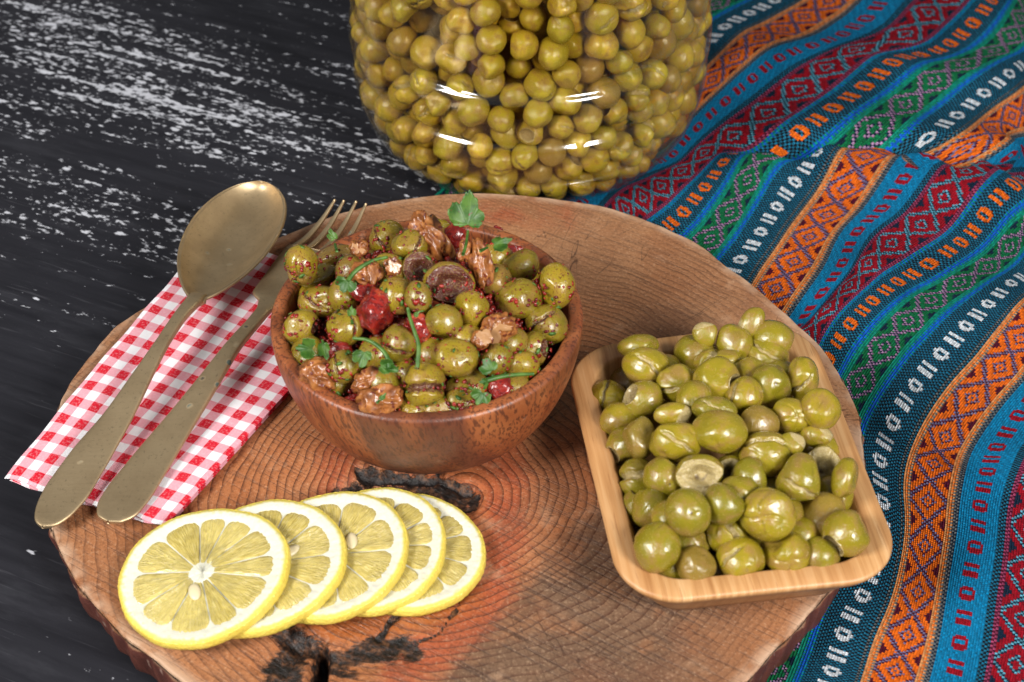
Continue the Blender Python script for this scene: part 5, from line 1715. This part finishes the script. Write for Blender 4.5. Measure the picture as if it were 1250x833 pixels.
for i, (lb, lv, st, lift) in enumerate(PARS):
    pts = [on_heap(x, y, lift) for x, y in st]
    c = pts[len(pts) // 2]
    root = empty('parsley_sprig', tuple(c)); tag(root, lb, 'parsley', 'parsley in the salad')
    p = spline(pts, 24)
    v, f = tube(p, np.linspace(0.0006, 0.0009, 24) * (1.0 if len(st) > 3 else 0.7), 8)
    o = bpy.data.objects.new('stem', mesh('stem', v - c, f)); COL.objects.link(o); o.parent = root; o.data.materials.append(MPA)
    fattr(o.data, 'ang', np.full(len(v), 0.17)); o.data.polygons.foreach_set('use_smooth', np.ones(len(o.data.polygons), bool))
    for j, (x, y, s, t, cu, asp) in enumerate(lv):
        pc = on_heap(x, y, lift)
        leaf(pc, c, (s if i == 0 else 0.82 * s) * np.linalg.norm(pc - CAM) / FPX / 2.2525 * 1.6, t, cu, 40 + i * 5 + j, root, aspect=asp)


# ---- dressing that fills the gaps, and the loose chilli flakes
def m_dressing():
    m = Mat('chilli_dressing'); P = m.obj(); n = m.noise(P, 330, 4); n2 = m.noise(P, 1100, 2)
    c = m.ramp(n, [(0.3, (0.045, 0.008, 0.006)), (0.5, (0.11, 0.014, 0.01)), (0.62, (0.17, 0.035, 0.012)), (0.75, (0.25, 0.11, 0.03))])
    m.p(Base_Color=c, Roughness=0.2, Normal=m.bump(m.math('ADD', n, m.math('MULTIPLY', n2, 0.4)), 0.0012, 0.9))
    return m.m


def dressing():
    na, nr = 160, 50
    a = np.linspace(0, 2 * math.pi, na, endpoint=False); u = np.linspace(0.001, 1, nr)
    X = np.outer(np.cos(a), u) * 0.0500; Y = np.outer(np.sin(a), u) * 0.0500
    rg = np.random.default_rng(9)
    q = np.stack([X.ravel(), Y.ravel()], -1) * 100
    rr = np.hypot(X, Y) / 0.0505
    Z = BH + 0.0215 * (1 - rr ** 2) - 0.0100 + (0.0012 * snoise(q, rg, 2.2) + 0.0007 * snoise(q, rg, 5)).reshape(X.shape)
    Z = np.minimum(Z, BH + 0.0135)
    inner = np.array([(0.0, 0.006), (0.016, 0.0066), (0.03, 0.0092), (0.039, 0.0152), (0.045, 0.0242), (0.0487, 0.034)])
    v = np.stack([X, Y, Z], -1).reshape(-1, 3)
    lim = np.interp(v[:, 2], [0.006, 0.0092, 0.0152, 0.0242, 0.034, 0.042, 0.06], [0.012, 0.028, 0.0375, 0.0435, 0.0475, 0.0492, 0.05])
    h = np.hypot(v[:, 0], v[:, 1]); k = np.minimum(1, lim / np.maximum(h, 1e-6)); v[:, :2] *= k[:, None]
    o = link('chilli_dressing', mesh('chilli_dressing', v, grid_faces(na, nr, True)), m_dressing())
    o.location = (BC[0], BC[1], ZT)
    tag(o, 'dark red chilli and herb dressing filling the gaps between the salad olives', 'dressing', kind='stuff')


dressing()


def m_flake():
    m = Mat('chilli_flake'); P = m.obj(); n = m.noise(P, 300, 2)
    m.p(Base_Color=m.mix(m.smooth(n, 0.35, 0.65), (0.10, 0.008, 0.010), (0.30, 0.022, 0.012)), Roughness=0.2)
    return m.m


def flakes():
    rg = np.random.default_rng(77)
    v0, f0 = ico(1)
    V, F = [], []
    k = 0
    for it, (c, rx, ry, d) in zip(S_OL, sp_):
        B = cam_basis(c)
        for _ in range(int(rg.integers(24, 50))):
            n = rg.normal(size=3); n[2] = abs(n[2]) * 0.9; n /= np.linalg.norm(n)
            if rg.uniform() < 0.45: n[1] = -abs(n[1]) * 0.5; n /= np.linalg.norm(n)
            s = rg.uniform(0.0003, 0.00075) * (1.35 if rg.uniform() < 0.12 else 1)
            p = c + B @ (n * [rx, ry, (rx + ry) / 2] * 0.985)
            nn_ = B @ n
            M = np.array(Vector(nn_).to_track_quat('Z', 'Y').to_matrix() @ Matrix.Rotation(rg.uniform(0, 6.28), 3, 'Z')) * [s * rg.uniform(0.7, 1.6), s, s * 0.5]
            V.append(v0 * (1 + 0.25 * rg.normal(size=(12, 1))) @ M.T + p); F.append(f0 + 12 * k); k += 1
    for _ in range(1500):
        a, u = rg.uniform(0, 6.283), math.sqrt(rg.uniform(0, 1)) * 0.047
        x, y = BC[0] + math.cos(a) * u, BC[1] + math.sin(a) * u
        z = min(s_mound(x, y) - 0.011, BZ + 0.0135) + rg.uniform(0, 0.0025)
        s = rg.uniform(0.0005, 0.0014)
        M = np.array(Matrix.Rotation(rg.uniform(0, 6), 3, Vector(rg.normal(size=3)))) * [s * 1.3, s, s * 0.6]
        V.append(v0 @ M.T + [x, y, z]); F.append(f0 + 12 * k); k += 1
    o = link('chilli_flakes', mesh('chilli_flakes', np.vstack(V), np.vstack(F)), m_flake(), smooth=False)
    tag(o, 'dark red chilli flakes stuck to the salad olives', 'chilli flakes', kind='stuff')


flakes()


# ---- chopped herb crumbs between the olives
def herbs():
    rg = np.random.default_rng(123)
    v0, f0 = ico(1); V, F = [], []
    for k in range(260):
        it = sp_[int(rg.integers(len(sp_)))]; c = it[0]; B = cam_basis(c)
        n = rg.normal(size=3); n[2] = abs(n[2]) * 0.6; n /= np.linalg.norm(n)
        p = c + B @ (n * [it[1], it[2], (it[1] + it[2]) / 2] * 1.0)
        s = rg.uniform(0.0004, 0.0011)
        M = np.array(Vector(B @ n).to_track_quat('Z', 'Y').to_matrix() @ Matrix.Rotation(rg.uniform(0, 6.28), 3, 'Z')) * [s * 1.6, s * 0.8, s * 0.25]
        V.append(v0 @ M.T + p); F.append(f0 + 12 * k)
    me = mesh('chopped_herbs', np.vstack(V), np.vstack(F)); fattr(me, 'ang', np.full(len(me.vertices), 0.17))
    tag(link('chopped_herbs', me, MPA, smooth=False), 'finely chopped green herb crumbs scattered over the salad', 'herbs', kind='stuff')


herbs()
